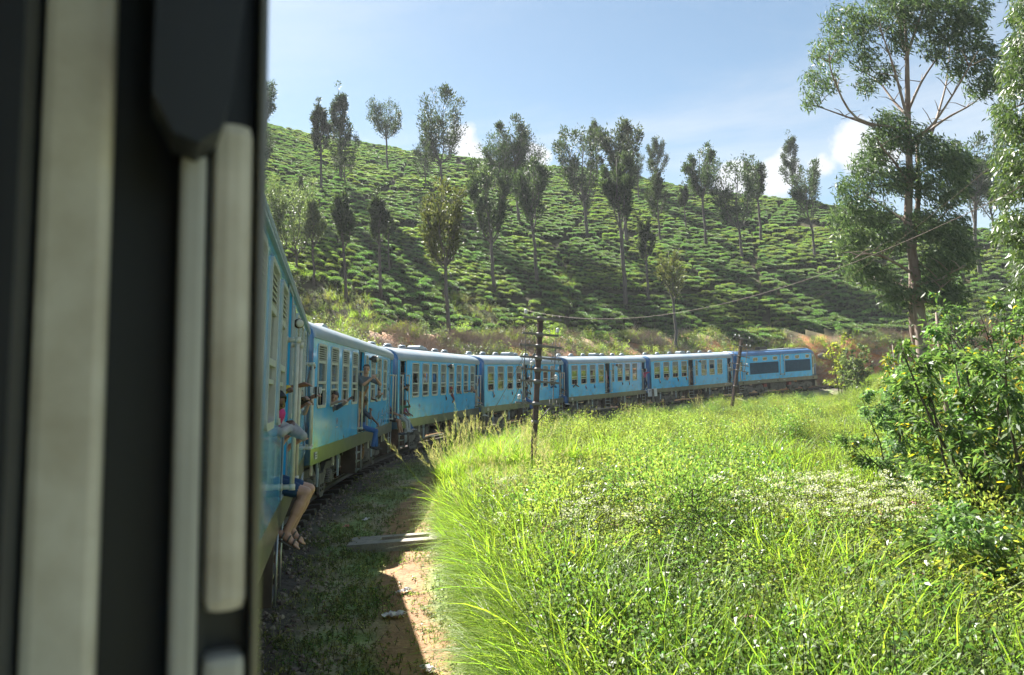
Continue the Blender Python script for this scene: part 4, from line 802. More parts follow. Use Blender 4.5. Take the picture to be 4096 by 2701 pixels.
def seedgrass_mesh(name, rng, n=9):
    P0 = []; P1 = []; C = []; Dv = []
    for i in range(n):
        b = np.array([*rng.normal(0, .12, 2), 0]); lean = rng.normal(0, .22, 2); h = rng.uniform(1.0, 1.55); t = b + np.array([lean[0] * h, lean[1] * h, h]); P0.append(b); P1.append(t); ax = unit((t - b)[None])[0]
        for k in range(34):
            u_ = rng.uniform(.66, 1); a = rng.uniform(0, 6.28); C.append(b + (t - b) * u_); Dv.append(ax * 1.1 + np.array([math.cos(a), math.sin(a), 0]) * .55)
    return cat_mesh(name, [(*sticks(np.array(P0), np.array(P1), .0035, rng), 0), (*leaf_quads(np.array(C), np.array(Dv), rng.uniform(.08, .17, len(C)), .007, rng, .15), 1)], [M_GRASS, M_SEED])
def tea_mesh(name, rng, n=520):
    u_ = rng.uniform(0, 1, n); a = rng.uniform(0, 6.28, n); r = np.sqrt(u_) * .62; z = .62 - .10 * (r / .62) ** 2 + rng.normal(0, .02, n); edge = rng.uniform(size=n) < .34; r = np.where(edge, .62 + rng.normal(0, .03, n), r); z = np.where(edge, rng.uniform(.12, .55, n), z)
    C = np.stack([r * np.cos(a), r * np.sin(a), z], 1); Dv = np.stack([np.cos(a) * .6 + rng.normal(0, .5, n), np.sin(a) * .6 + rng.normal(0, .5, n), np.where(edge, .3, .55) + rng.normal(0, .25, n)], 1)
    lv = leaf_quads(C, Dv, rng.uniform(.09, .17, n), rng.uniform(.05, .08, n), rng)
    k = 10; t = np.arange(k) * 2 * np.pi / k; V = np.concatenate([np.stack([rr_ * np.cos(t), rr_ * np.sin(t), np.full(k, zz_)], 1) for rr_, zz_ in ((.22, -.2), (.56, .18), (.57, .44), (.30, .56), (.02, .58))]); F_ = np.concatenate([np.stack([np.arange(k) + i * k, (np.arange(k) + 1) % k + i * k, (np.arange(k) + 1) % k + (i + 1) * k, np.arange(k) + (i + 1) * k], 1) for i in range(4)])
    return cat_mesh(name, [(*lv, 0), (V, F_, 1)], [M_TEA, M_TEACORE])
def shrub_mesh(name, rng, n=420, r=.55, h=.9, m=None, ll=.10, lw=.045):
    K = 9; cc = np.stack([rng.normal(0, r * .5, K), rng.normal(0, r * .5, K), rng.uniform(.25, 1, K) * h], 1); w_ = rng.integers(0, K, n); C = cc[w_] + rng.normal(0, r * .26, (n, 3)); C[:, 2] = np.abs(C[:, 2]); Dv = unit(C - np.array([0, 0, h * .3])) + rng.normal(0, .5, (n, 3)); st = sticks(np.zeros((K, 3)), cc, .012, rng)
    return cat_mesh(name, [(*leaf_quads(C, Dv, rng.uniform(.7, 1.3, n) * ll, lw, rng, .1), 0), (*st, 1)], [m or M_SILV, M_TWIG])
def brush_mesh(name, rng, n=110):
    P0 = np.stack([rng.normal(0, .3, n), rng.normal(0, .3, n), rng.uniform(0, .15, n)], 1); P1 = P0 + np.stack([rng.normal(0, .32, n), rng.normal(0, .32, n), rng.uniform(.02, .5, n)], 1)
    return cat_mesh(name, [(*sticks(P0, P1, .007, rng), 0)], [M_TWIG])
# ------------------------------------------------------------------ scattering by geometry nodes
def scatter(name, protos, pts, rot, scl, idx_, label=None, kind='stuff', cat=None):
    """one stuff object: each point carries its prototype index, turn and size"""
    pc = bpy.data.collections.new(name + '_kinds')
    for i, me in enumerate(protos): pc.objects.link(bpy.data.objects.new('%s_kind_%02d' % (name, i), me))
    me = bpy.data.meshes.new(name); n = len(pts); me.vertices.add(n); me.vertices.foreach_set('co', np.asarray(pts, np.float32).ravel())
    for nm, ty, v in (('turn', 'FLOAT_VECTOR', rot), ('size', 'FLOAT_VECTOR', scl), ('kind_index', 'INT', idx_)):
        a = me.attributes.new(nm, ty, 'POINT'); a.data.foreach_set('vector' if ty == 'FLOAT_VECTOR' else 'value', np.asarray(v, np.int32 if ty == 'INT' else np.float32).ravel())
    o = link(name, me); ng = bpy.data.node_groups.new(name, 'GeometryNodeTree'); ng.interface.new_socket('Geometry', in_out='INPUT', socket_type='NodeSocketGeometry'); ng.interface.new_socket('Geometry', in_out='OUTPUT', socket_type='NodeSocketGeometry')
    N_ = ng.nodes; l = ng.links; gi = N_.new('NodeGroupInput'); go = N_.new('NodeGroupOutput'); ip_ = N_.new('GeometryNodeInstanceOnPoints'); ci = N_.new('GeometryNodeCollectionInfo'); ci.inputs['Collection'].default_value = pc; ci.inputs['Separate Children'].default_value = True; ci.inputs['Reset Children'].default_value = True
    def na(nm, ty): q = N_.new('GeometryNodeInputNamedAttribute'); q.data_type = ty; q.inputs[0].default_value = nm; return [s for s in q.outputs if s.enabled and s.name == 'Attribute'][0]
    l.new(gi.outputs[0], ip_.inputs['Points']); l.new(ci.outputs[0], ip_.inputs['Instance']); ip_.inputs['Pick Instance'].default_value = True; l.new(na('kind_index', 'INT'), ip_.inputs['Instance Index']); e2 = N_.new('FunctionNodeEulerToRotation'); l.new(na('turn', 'FLOAT_VECTOR'), e2.inputs[0]); l.new(e2.outputs[0], ip_.inputs['Rotation']); l.new(na('size', 'FLOAT_VECTOR'), ip_.inputs['Scale']); l.new(ip_.outputs[0], go.inputs[0])
    mod = o.modifiers.new('scatter', 'NODES'); mod.node_group = ng; tag(o, label, cat, None, kind); return o
def lay(x, y, s0, s1, kinds, rng, tilt=.12, zs=1.0, sink=.0):
    n = len(x); z = ground_z(x, y) - sink; s = rng.uniform(s0, s1, n); rot = np.stack([rng.normal(0, tilt, n), rng.normal(0, tilt, n), rng.uniform(0, 6.28, n)], 1); return np.stack([x, y, z], 1), rot, np.stack([s, s, s * zs * rng.uniform(.8, 1.2, n)], 1), rng.integers(0, kinds, n)
def wedge(n, D0, D1, a0, a1, rng, p=1.0):
    a = np.radians(rng.uniform(a0, a1, n)); D = D0 + (D1 - D0) * rng.uniform(0, 1, n) ** p; return D * np.sin(a), D * np.cos(a), D
rng = np.random.default_rng(5)
# edge of the tall growth: beyond the dirt path, then along the track
EDGE = [at(*p)[0] for p in ((1885, 2690), (1850, 2450), (1790, 2250), (1730, 2080), (1740, 1930), (1815, 1820), (1960, 1745))]; EA = np.array([(p.x, p.y) for p in catmull([EDGE[0] + (EDGE[0] - EDGE[1]) * 2] + EDGE, 10)])
def edge_side(x, y):
    """positive on the overgrown side, metres from the edge line"""
    T = np.gradient(EA, axis=0); T /= np.linalg.norm(T, axis=1)[:, None]; dx = x[:, None] - EA[None, :, 0]; dy = y[:, None] - EA[None, :, 1]; k = (dx * dx + dy * dy).argmin(1); ii = np.arange(len(x)); s = dx[ii, k] * T[k, 1] - dy[ii, k] * T[k, 0]; return np.where(y > EA[-1, 1], 9, s)
def field(n, D0, D1, a0=-14, a1=42, p=1.0, trk_clear=2.6, edge=.15):
    x, y, D = wedge(n, D0, D1, a0, a1, rng, p); d, _ = track(x, y); e = edge_side(x, y); k = (d < -trk_clear) & (e > edge); return x[k], y[k], D[k], d[k], e[k]
GP = [blade_mesh('tall_grass', 44, .17, .5, 1.15, .021, .8, M_GRASS, rng, 6) for i in range(4)] + [blade_mesh('tall_grass', 55, .20, .45, .9, .010, .75, M_GRASS, rng, 4), blade_mesh('tall_grass', 60, .22, .4, .8, .007, .5, M_GRASSD, rng, 4)]
x, y, D, d, e = field(15000, 3.6, 14, -16, 42, .8); gmask = vnoise(x, y, 1.7, 21) + .62 * (1 - sstep(e, 1.1, 2.3)) - .06 - .06 * sstep(e, 1.6, 2.6); k = gmask > .12; x, y, D, e = x[k], y[k], D[k], e[k]
P_, r_, s_, i_ = lay(x, y, .65, 1.08, 4, rng, .26); s_ *= (1 - .45 * (1 - sstep(e, .1, .9)))[:, None]
x2, y2, D2, d2, e2_ = field(26000, 14, 70, -12, 42, 1.0); gm2 = vnoise(x2, y2, 3.5, 22) + .5 * (1 - sstep(-d2, 4, 8)); k = gm2 > -.04; x2, y2 = x2[k], y2[k]; Q_ = lay(x2, y2, .8, 1.25, 6, rng, .16); nearhump = sstep(-track(x2, y2)[0], 2.6, 4.5); Q_[3][:] = rng.choice([0, 1, 2, 4, 4, 5, 5, 4], len(x2)); Q_[2][:] *= (.35 + .6 * nearhump)[:, None]
lowp = lambda a: np.where(np.hypot(a[0][:, 0] - p1.matrix_world.translation.x * .93, a[0][:, 1] - p1.matrix_world.translation.y * .93) < 3.2, .42, 1)[:, None]
Q_[2][:] *= lowp(Q_); i_[rng.uniform(size=len(i_)) < .07] = 5
scatter('tall_grass', GP, *[np.concatenate(a) for a in zip((P_, r_, s_, i_), Q_)], label='tall bright green grass along the path and over the field')
SG = [seedgrass_mesh('seed_grass', rng, 6) for i in range(4)]
xs_, ys_, Ds, ds, es = field(3400, 12, 60, -10, 30, 1.0, 2.7); k = (-ds < 6.5) & (rng.uniform(size=len(xs_)) < .16) & (es > .3); scatter('seed_grass', SG, *lay(xs_[k], ys_[k], .8, 1.2, 4, rng, .15), label='feathery seed-headed grass standing up along the track')
WP = [weed_mesh('weeds', rng, 10, .30, .75, 38, .040, .015, M_WEED) for i in range(3)] + [weed_mesh('weeds', rng, 9, .35, .8, 34, .046, .018, M_WEEDD, droop=.5) for i in range(2)] + [weed_mesh('weeds', rng, 9, .45, .85, 32, .038, .014, M_WEED, M_FLOWER, .12), weed_mesh('weeds', rng, 9, .4, .8, 32, .038, .014, M_WEED, M_FLOWER, .1), weed_mesh('weeds', rng, 9, .3, .6, 30, .036, .014, M_WEED, M_PINK, .3)]
x, y, D, d, e = field(21000, 3.6, 15, -14, 42, .85, 2.6, .5); pm = vnoise(x, y, 1.7, 21); k = (pm < .38) & (e > .8); x, y = x[k], y[k]; A1 = lay(x, y, .7, 1.25, 8, rng, .15); fl = vnoise(x, y, 1.4, 31); A1[3][:] = np.where(fl > .22, rng.choice([6, 0, 7, 1, 2, 5, 0, 1], len(x)), np.where(fl < -.12, rng.choice([3, 4, 4, 3, 1], len(x)), rng.choice([0, 1, 3, 4, 2, 2, 0, 1, 7, 6], len(x))))
x, y, D, d, e = field(16000, 15, 68, -12, 42, .95); k = d < -3.0; x, y, d = x[k], y[k], d[k]; A2 = lay(x, y, .75, 1.35, 8, rng, .15); fl = vnoise(x, y, 3.2, 32); A2[3][:] = np.where(fl > .2, rng.choice([0, 0, 1, 2, 0, 1, 6, 7], len(x)), np.where(fl < -.18, rng.choice([3, 4, 1], len(x)), rng.choice([0, 1, 2, 2, 0], len(x)))); A2[2][:] *= (.32 + .68 * sstep(-d, 3, 8))[:, None]
WP += [shrub_mesh('weeds', rng, 1300, .62, .75, M_WEED, .046, .018), shrub_mesh('weeds', rng, 1300, .55, .8, M_WEEDD, .048, .019)]
x, y, D, d, e = field(2600, 6, 66, -10, 42, .9, 3.4, 1.5); k = vnoise(x, y, 5, 35) > .02; A3 = lay(x[k], y[k], .6, 1.5, 2, rng, .1); A3[3][:] = 8 + (rng.uniform(size=k.sum()) < .33)
for a_ in (A2, A3): a_[2][:] *= lowp(a_)
scatter('weeds', WP, *[np.concatenate(a) for a in zip(A1, A2, A3)], label='mixed leafy weeds with white flower heads filling the field')
TP = [blade_mesh('turf', 46, .20, .05, .14, .006, .7, M_LAWN, rng, 2), blade_mesh('turf', 40, .22, .04, .10, .007, .9, M_LAWN, rng, 2), weed_mesh('turf', rng, 16, .02, .09, 5, .035, .018, M_LAWN, spread=.42), weed_mesh('turf', rng, 12, .03, .12, 5, .04, .02, M_WEEDD, spread=.42), weed_mesh('turf', rng, 12, .03, .10, 5, .035, .016, M_LAWN, None, 0, .42)]
x, y, D = wedge(8000, 3.4, 40, -24, 4, rng, 1.0); d, _ = track(x, y); k = (d < -1.25) & (d > -7); x, y, D, d = x[k], y[k], D[k], d[k]; e = edge_side(x, y); pdn = path_dist(x, y); k = (e < .6) & ((pdn > .38 + .3 * vnoise(x, y, .8, 40)) | (rng.uniform(size=len(x)) < .12)) & (rng.uniform(size=len(x)) < .35 + .65 * sstep(-d, 1.3, 2.2)) & (vnoise(x, y, .8, 44) > -.34); x, y = x[k], y[k]
lk = (np.abs((x - sl_.location.x)) < .9) & (np.abs(y - sl_.location.y) < .42); x, y = x[~lk], y[~lk]
tl_ = lay(x, y, .7, 1.25, 4, rng, .1); tl_[3][rng.uniform(size=len(x)) < .035] = 4
scatter('turf', TP, *tl_, label='short worn turf and low weeds between the track and the path')
# track ballast: loose stones along both rails
STN = []
for i in range(4):
    bm = bmesh.new(); bmesh.ops.create_icosphere(bm, subdivisions=1, radius=.03); 
    for v in bm.verts: v.co *= R.uniform(.7, 1.3); v.co.z *= .7
    me = bpy.data.meshes.new('ballast_stone'); bm.to_mesh(me); bm.free(); me.materials.append(mat('ballast_stone', (.26, .20, .16), .9, scale=20, obj_rand=.45, col2=(.15, .12, .10))); STN.append(me)
x, y, D = wedge(30000, 2.5, 34, -34, 4, rng, 1.2); d, _ = track(x, y); k = (np.abs(d) < 2.3) & (np.abs(d) > .3) & (rng.uniform(size=len(x)) < 1.1 - .5 * np.abs(d)); scatter('ballast', STN, *lay(x[k], y[k], .6, 1.5, 4, rng, 1.0), label='loose brown ballast stones beside the rails')
# ------------------------------------------------------------------ tea on the hillside
TEAP = [tea_mesh('tea_bush', rng) for i in range(4)]
for me in TEAP[2:]: me.materials[0] = M_TEA2
CX_, CY_ = 50.2, 16.0; tx = []; ty = []
for q in np.arange(4, 135, 1.08):
    rad = 58.6 + q; n = int(rad * D2R(150) / .88); th = np.linspace(D2R(20), D2R(170), n) + rng.normal(0, .16, n) / rad; rj = rad + rng.normal(0, .10, n) + .35 * np.sin(th * 23 + q * .4); tx.append(CX_ + rj * np.cos(th)); ty.append(CY_ + rj * np.sin(th))
tx = np.concatenate(tx); ty = np.concatenate(ty); az = np.degrees(np.arctan2(tx, ty)); D = np.hypot(tx, ty); d, _ = track(tx, ty); q = d - 3.3
Drr = np.interp(az, _azs, _Dr); gaps = vnoise(tx, ty, 2.4, 50); clear = vnoise(tx, ty, 14, 51)
k = (az > -23) & (az < 40) & (D < Drr + np.where(az < -6, 34, 18)) & (q > TEAQ(az) + vnoise(tx, ty, 5, 52) * 4) & (gaps < .40) & ~((clear > .27) & (az < 2) & (q > 18)) & (ty > 0) & (np.abs(np.mod(np.arctan2(ty - CY_, tx - CX_) * 90 + q * .55 + vnoise(tx, ty, 9, 57) * 5, 31) - 15) > .42) & (np.abs(np.mod(q + vnoise(tx, ty, 16, 58) * 5, 19) - 9) > .55); tx, ty, D, az = tx[k], ty[k], D[k], az[k]
tp, tr_, ts_, ti = lay(tx, ty, .74, 1.0, 4, rng, .05, 1.0); ts_[:, 2] *= rng.uniform(.8, 1.3, len(tx)); ts_[:, :2] *= rng.uniform(.82, 1.22, (len(tx), 1)); fl_ = vnoise(tx, ty, 9, 55) + rng.normal(0, .12, len(tx)); ti = np.where(fl_ > .08, 2, 0) + (ti % 2)
gx1 = (ground_z(tx + .8, ty, False) - ground_z(tx - .8, ty, False)) / 1.6; gy1 = (ground_z(tx, ty + .8, False) - ground_z(tx, ty - .8, False)) / 1.6
tr_[:, 0] = np.arctan(gy1) * .7; tr_[:, 1] = -np.arctan(gx1) * .7; tr_[:, 2] = 0
order = np.argsort(D); near = order[:300]; farm = np.ones(len(tx), bool); farm[near] = False
for j in near:
    o = link('tea_bush', TEAP[ti[j]], None, tp[j]); o.rotation_euler = tr_[j]; o.scale = ts_[j]; tag(o, 'flat-clipped green tea bush in the lowest rows above the railway bank', 'tea bush', 'tea bushes nearest the railway')
scatter('tea_bushes', TEAP, tp[farm], tr_[farm], ts_[farm], ti[farm], 'rows of flat-clipped green tea bushes covering the hillside')
# bank between railway and tea: dry brush, weeds, separate shrubs
def bank(n, q0, q1, a0=-22, a1=34):
    th = rng.uniform(D2R(20), D2R(170), n); rad = 58.6 + rng.uniform(q0, q1, n); x = CX_ + rad * np.cos(th); y = CY_ + rad * np.sin(th); az = np.degrees(np.arctan2(x, y)); d, _ = track(x, y); k = (az > a0) & (az < a1) & (d > 4) & (y > 0); return x[k], y[k], az[k], d[k] - 3.3
BP = [brush_mesh('dry_brush', rng) for i in range(4)]
x, y, az, q = bank(9500, -3, 40); k = (q < TEAQ(az) + 1) & (vnoise(x, y, 3, 60) > .03); scatter('dry_brush', BP, *lay(x[k], y[k], .9, 1.9, 4, rng, .2), label='dry brown cut brush lying over the red bank')
BW = [weed_mesh('bank_weeds', rng, 9, .2, .6, 9, .10, .045, M_SILV, spread=.5), weed_mesh('bank_weeds', rng, 9, .2, .5, 9, .09, .04, M_WEED, spread=.5), blade_mesh('bank_weeds', 40, .2, .3, .6, .009, .5, M_GRASSD, rng, 3), blade_mesh('bank_weeds', 50, .25, .3, .7, .012, .5, M_GRASS, rng, 3)]
x, y, az, q = bank(26000, -3, 40); k = (q < TEAQ(az) + 1.5) & ((q > 3.4) | (rng.uniform(size=len(q)) < .25)) & (vnoise(x, y, 2.6, 61) > -.16); b1 = lay(x[k], y[k], .8, 1.8, 4, rng, .15); b1[3][:] = rng.choice([0, 0, 1, 1, 2, 3], k.sum())
x, y, az, q = bank(5000, .3, 5, 15, 34); b2 = lay(x, y, .6, 1.3, 4, rng, .15); b2[3][:] = rng.choice([3, 3, 2, 1], len(x))
x, y, az, q = bank(26000, 12, 70, -22, 6); k = (vnoise(x, y, 14, 51) > .22); b3 = lay(x[k], y[k], .9, 1.9, 4, rng, .15); b3[3][:] = rng.choice([0, 1, 2, 3], k.sum())
scatter('bank_weeds', BW, *[np.concatenate(a) for a in zip(b1, b2, b3)], label='low grey-green weeds and grass on the bank below the tea')
SHP = [shrub_mesh('shrub_foliage', rng, 380), shrub_mesh('shrub_foliage', rng, 420, .6, .8, M_WEED, .11, .05), shrub_mesh('shrub_foliage', rng, 340, .5, 1.1, M_SILV, .12, .055)]
x, y, az, q = bank(900, 1.5, 20); k = (q < TEAQ(az)) & (az > -20); x, y = x[k][:150], y[k][:150]; z = ground_z(x, y)
for i in range(len(x)):
    o = link('bank_shrub', SHP[i % 3], None, (x[i], y[i], z[i] - .05)); s = R.uniform(.7, 1.5); o.scale = (s, s, s * R.uniform(.8, 1.1)); o.rotation_euler = (0, 0, R.uniform(0, 6)); tag(o, 'small loose grey-green shrub growing among dry brush on the bank', 'shrub', 'shrubs on the bank')
# ------------------------------------------------------------------ trees
def tree_parts(seed, h, bare, cw, style='oak', nleaf=4800, ll=.30, lw=.115, trunk_r=None):
    """tapered trunk, rising limbs with forks, and leaf sprays gathered round the twig ends"""
    r_ = random.Random(seed); g = np.random.default_rng(seed); mb = MB(); tr = trunk_r or h * .0125; zb = h * bare
    def wob(p, s): return p + Vector((r_.gauss(0, s), r_.gauss(0, s), 0))
    tk = [Vector((0, 0, -.4))]; 
    for i in range(1, 6): tk.append(wob(Vector((0, 0, zb * i / 5)), .05 * h * .06))
    lead = [tk[-1]]
    for i in range(1, 5): lead.append(wob(lead[-1] + Vector((0, 0, (h * .93 - zb) / 4)), cw * .05))
    tp_ = tk + lead[1:]; mb.tube(tp_, [tr * 1.5, tr * 1.1, tr, tr * .95, tr * .9, tr * .85, tr * .55, tr * .4, tr * .25, .02], M_BARK, 8); ends = []
    nl = {'oak': 7, 'fork': 6, 'spire': 9, 'thin': 7}[style]
    for i in range(nl):
        a = i * 2.4 + r_.uniform(-.5, .5); f = i / max(1, nl - 1); rad = cw * .5 * r_.uniform(.65, 1.0)
        if style == 'spire' or style == 'thin': z0 = zb * .95 + (h * .72 - zb) * f; rad *= (1 - .62 * f); z1 = min(h, z0 + rad * 1.5 + h * .1)
        elif style == 'fork': z0 = zb * r_.uniform(.92, 1.04); z1 = h * r_.uniform(.80, 1.0)
        else: z0 = zb + (h - zb) * .45 * f; z1 = h * r_.uniform(.74, .98)
        kx = min(5, int((z0 - zb) / max(.1, (h * .93 - zb) / 4))) if z0 > zb else 0; st = Vector((lead[min(kx, 4)].x, lead[min(kx, 4)].y, z0)); d = Vector((math.cos(a), math.sin(a), 0)); pts = [st]
        for k in range(1, 5):
            t = k / 4; pts.append(wob(st + d * rad * (t ** (.55 if style == 'fork' else .8)) + Vector((0, 0, (z1 - z0) * t ** (1.5 if style == 'fork' else 1.1))), cw * .03))
        mb.tube(pts, [tr * .5, tr * .4, tr * .3, tr * .2, .015], M_BARK, 6, False); ends += [(pts[k].lerp(pts[k + 1], u_), .35 + .65 * t_) for k, t_ in ((1, .4), (2, .7), (3, 1)) for u_ in (.2, .7)] + [(pts[4], 1)]
        for k in (1, 2, 3):
            for s in (-1, 1):
                b = pts[k]; a2 = a + s * r_.uniform(.6, 1.5); e = b + Vector((math.cos(a2), math.sin(a2), 0)) * rad * .45 * r_.uniform(.5, 1.1) + Vector((0, 0, (z1 - z0) * .28 * r_.uniform(.5, 1.3))); mb.tube([b, b.lerp(e, .5) + Vector((0, 0, -.04 * h * .1)), e], [tr * .22, tr * .15, .012], M_BARK, 5, False); ends += [(b.lerp(e, .55), .7), (e, 1)]
    ends += [(p, .8) for p in lead[2:]] + [(lead[-1] + Vector((0, 0, h * .02)), .25)]
    E_ = np.array([tuple(p) for p, _ in ends]); Wt = np.array([w_ for _, w_ in ends]); Wt = Wt * g.gamma(1.3, 1, len(Wt)); Wt /= Wt.sum(); pick = g.choice(len(E_), nleaf, p=Wt); sp = cw * .048
    C = E_[pick] + g.normal(0, 1, (nleaf, 3)) * np.array([sp, sp, sp * 1.25]); hold = unit(C - E_[pick]) * .7 + unit(C * np.array([1, 1, 0]) + 1e-6) * .35 + np.array([0, 0, .75]) + g.normal(0, .35, (nleaf, 3)); s = g.uniform(.6, 1.25, nleaf)
    return mb.mesh('trunk'), leaf_quads(C, hold, ll * s, lw * s, g)
_tp = {}
def tree_proto(style, seed, ratio, bare, m, nleaf=4800, ll=.30, lw=.115):
    key = (style, seed, ratio, bare, m.name, nleaf)
    if key not in _tp:
        t, (v, f) = tree_parts(seed, 12.0, bare, 12.0 * ratio * .76, style, nleaf, ll, lw); _tp[key] = (t, npmesh('crown', v, f, [m]))
    return _tp[key]
def hill_tree(px, pb, pt, style, seed, bare, ratio, m, label, group='silver oaks on the tea hill', nleaf=5600, dens=1.0, Dfix=None):
    p, D_ = at(px * 1.7225, pb * 1.7225)
    if Dfix: D_ = Dfix; q = on_ray(px * 1.7225, pb * 1.7225, D_); p = Vector((q.x, q.y, float(ground_z([q.x], [q.y])[0])))
    tip = on_ray(px * 1.7225, pt * 1.7225, D_); hh = max(2.0, tip.z - p.z); s = hh / 12.0; t, c = tree_proto(style, seed, ratio, bare, m, nleaf)
    e = empty('tree', p); e.rotation_euler = (0, 0, seed * 1.7 + px); e.scale = (s, s, s); tag(e, label, 'tree', group); link('trunk', t, e); link('crown', c, e); return e
TL = [
 (617, 283, 185, 'oak', 1, .34, .40, M_GREV, 'ridge tree cut by the dark window frame edge'),
 (748, 449, 215, 'spire', 2, .38, .26, M_GREV, 'tall narrow tree on the slope, left of the leaning pointed ridge tree'),
 (787, 300, 188, 'spire', 3, .32, .30, M_GREV, 'pointed ridge tree leaning above the dark bushy crown'),
 (802, 440, 300, 'fork', 4, .18, .62, M_GREV, 'dark bushy tree just below the pointed ridge tree'),
 (901, 402, 237, 'fork', 5, .50, .56, M_GREV, 'round umbrella crown on a bare stem against the sky, left of the heart-shaped one'),
 (1022, 353, 225, 'fork', 6, .40, .58, M_GREV, 'heart-shaped crown on the ridge beside the small white cloud'),
 (990, 440, 312, 'spire', 7, .15, .60, M_GREV, 'dark broad tree under the heart-shaped ridge tree'),
 (803, 703, 410, 'spire', 8, .42, .24, M_GREV, 'narrow dark tree on a pale straight stem, lower left slope'),
 (886, 693, 420, 'spire', 2, .46, .24, M_GREV, 'slender tree with a greyish narrow crown, next right of the narrow dark one'),
 (905, 637, 475, 'thin', 9, .50, .30, M_GREV, 'thin tree half hidden behind the slender greyish one'),
 (1043, 780, 415, 'fork', 10, .44, .40, M_GREVY, 'large forked bronze-topped tree whose trunk rises behind the third carriage roof'),
 (1147, 681, 360, 'fork', 11, .38, .34, M_GREV, 'dense dark tree with a forked bare trunk, right of the bronze-topped one'),
 (1247, 661, 362, 'oak', 12, .36, .36, M_GREV, 'broad full-crowned tree right of the dense dark forked tree'),
 (1157, 364, 311, 'oak', 3, .22, .62, M_GREV, 'small round ridge tree left of the thin bare-stemmed one'),
 (1196, 373, 284, 'fork', 6, .55, .40, M_GREV, 'thin bare-stemmed ridge tree with a small top'),
 (1215, 374, 336, 'oak', 9, .1, .8, M_GREV, 'low bushy sapling at the foot of the thin ridge tree'),
 (1352, 388, 290, 'fork', 5, .34, .46, M_GREV, 'smallest of three trees together on the ridge crest'),
 (1388, 408, 262, 'spire', 8, .34, .34, M_GREV, 'tallest of three trees together on the ridge crest'),
 (1441, 372, 270, 'oak', 1, .30, .42, M_GREV, 'rounded tree, last of three together on the ridge crest'),
 (1455, 718, 340, 'oak', 13, .44, .24, M_GREV, 'tallest dark tree on mid slope with a long straight grey trunk'),
 (1365, 543, 420, 'thin', 9, .35, .28, M_GREV, 'thin faint young tree left of the tallest dark tree'),
 (1484, 470, 345, 'oak', 4, .2, .42, M_GREV, 'dark ridge tree half behind the tallest dark tree'),
 (1531, 460, 308, 'spire', 7, .24, .44, M_GREV, 'pointed ridge tree above the broad dark crown'),
 (1534, 567, 372, 'spire', 13, .30, .36, M_GREV, 'broad dark crown standing behind the slender tree on mid slope'),
 (1508, 702, 480, 'thin', 2, .42, .25, M_GREV, 'slender pale tree directly right of the tallest dark tree'),
 (1594, 542, 418, 'thin', 14, .45, .30, M_GREV, 'thin stemmed small tree left of the wide twin-topped tree'),
 (1641, 577, 334, 'fork', 11, .50, .38, M_GREV, 'wide twin-topped tree on a tall bare stem against the sky'),
 (1710, 446, 365, 'fork', 5, .32, .56, M_GREV, 'small airy tree on the ridge before the low clouds'),
 (1769, 566, 353, 'fork', 14, .50, .34, M_GREV, 'airy tree with yellowish branches on a tall thin stem'),
 (1842, 470, 300, 'spire', 3, .15, .40, M_GREV, 'tall pointed tree on the ridge beside the big cloud'),
 (1893, 602, 378, 'oak', 14, .32, .42, M_GREV, 'spreading tree below the tall pointed one, left of the big gum'),
 (2262, 520, 310, 'oak', 12, .36, .42, M_GREV, 'dark tree on the far right ridge behind the big gum'),
 (2312, 575, 352, 'spire', 9, .30, .40, M_GREV, 'paler tree at the right end of the ridge'),
 (612, 450, 305, 'oak', 13, .25, .55, M_GREV, 'yellowish-green tree partly cut by the window frame, above the near carriage'),
 (700, 520, 400, 'thin', 4, .2, .40, M_GREV, 'small faint tree above the silvery spreading trees'),
 (1060, 600, 480, 'thin', 9, .5, .20, M_GREV, 'thinnest young tree right of the forked bronze tree'),
]
for a in TL: hill_tree(*a)
hill_tree(690, 640, 425, 'fork', 21, .22, .75, M_SILV, 'wide silvery-leaved tree spreading above the near carriage roof', nleaf=6000)
hill_tree(729, 662, 440, 'spire', 22, .40, .34, M_SILV, 'silvery upright tree with a thin stem right of the wide silvery one')
hill_tree(640, 620, 440, 'oak', 23, .2, .50, M_SILV, 'silvery bushy tree against the carriage roof edge')
hill_tree(1572, 815, 560, 'thin', 24, .44, .40, M_GREVY, 'yellowish thin-leaved tree right behind the fifth carriage', nleaf=2400)
# the tall gum at the right: its limbs and hanging sprays
gp, gD = at(3705, 1640); gD = 44.0; q = on_ray(3705, 1590, gD); gp = Vector((q.x, q.y, float(ground_z([q.x], [q.y])[0])))
gum = empty('gum_tree', gp); tag(gum, 'very tall gum tree with peeling pale trunk and hanging leaves, right of the locomotive', 'tree')
def gx_(dx, dy, off=0.0): return on_ray(dx * 1.7225, dy * 1.7225, gD + off) - gp
mb = MB(); K = gD / F_PX * 1.7225
mb.tube([Vector((0, 0, -.5)), gx_(2146, 850), gx_(2138, 760), gx_(2126, 640), gx_(2108, 520), gx_(2112, 400), gx_(2108, 260), gx_(2106, 120), gx_(2100, 20)], [.42, .34, .30, .26, .22, .18, .15, .10, .05], M_GUM, 12)
mb.tube([gx_(2150, 900, .4), gx_(2120, 760, .6), gx_(2118, 600, .9), gx_(2132, 470, 1.0), gx_(2130, 330, 1.2)], [.26, .20, .17, .13, .08], M_GUM, 10)
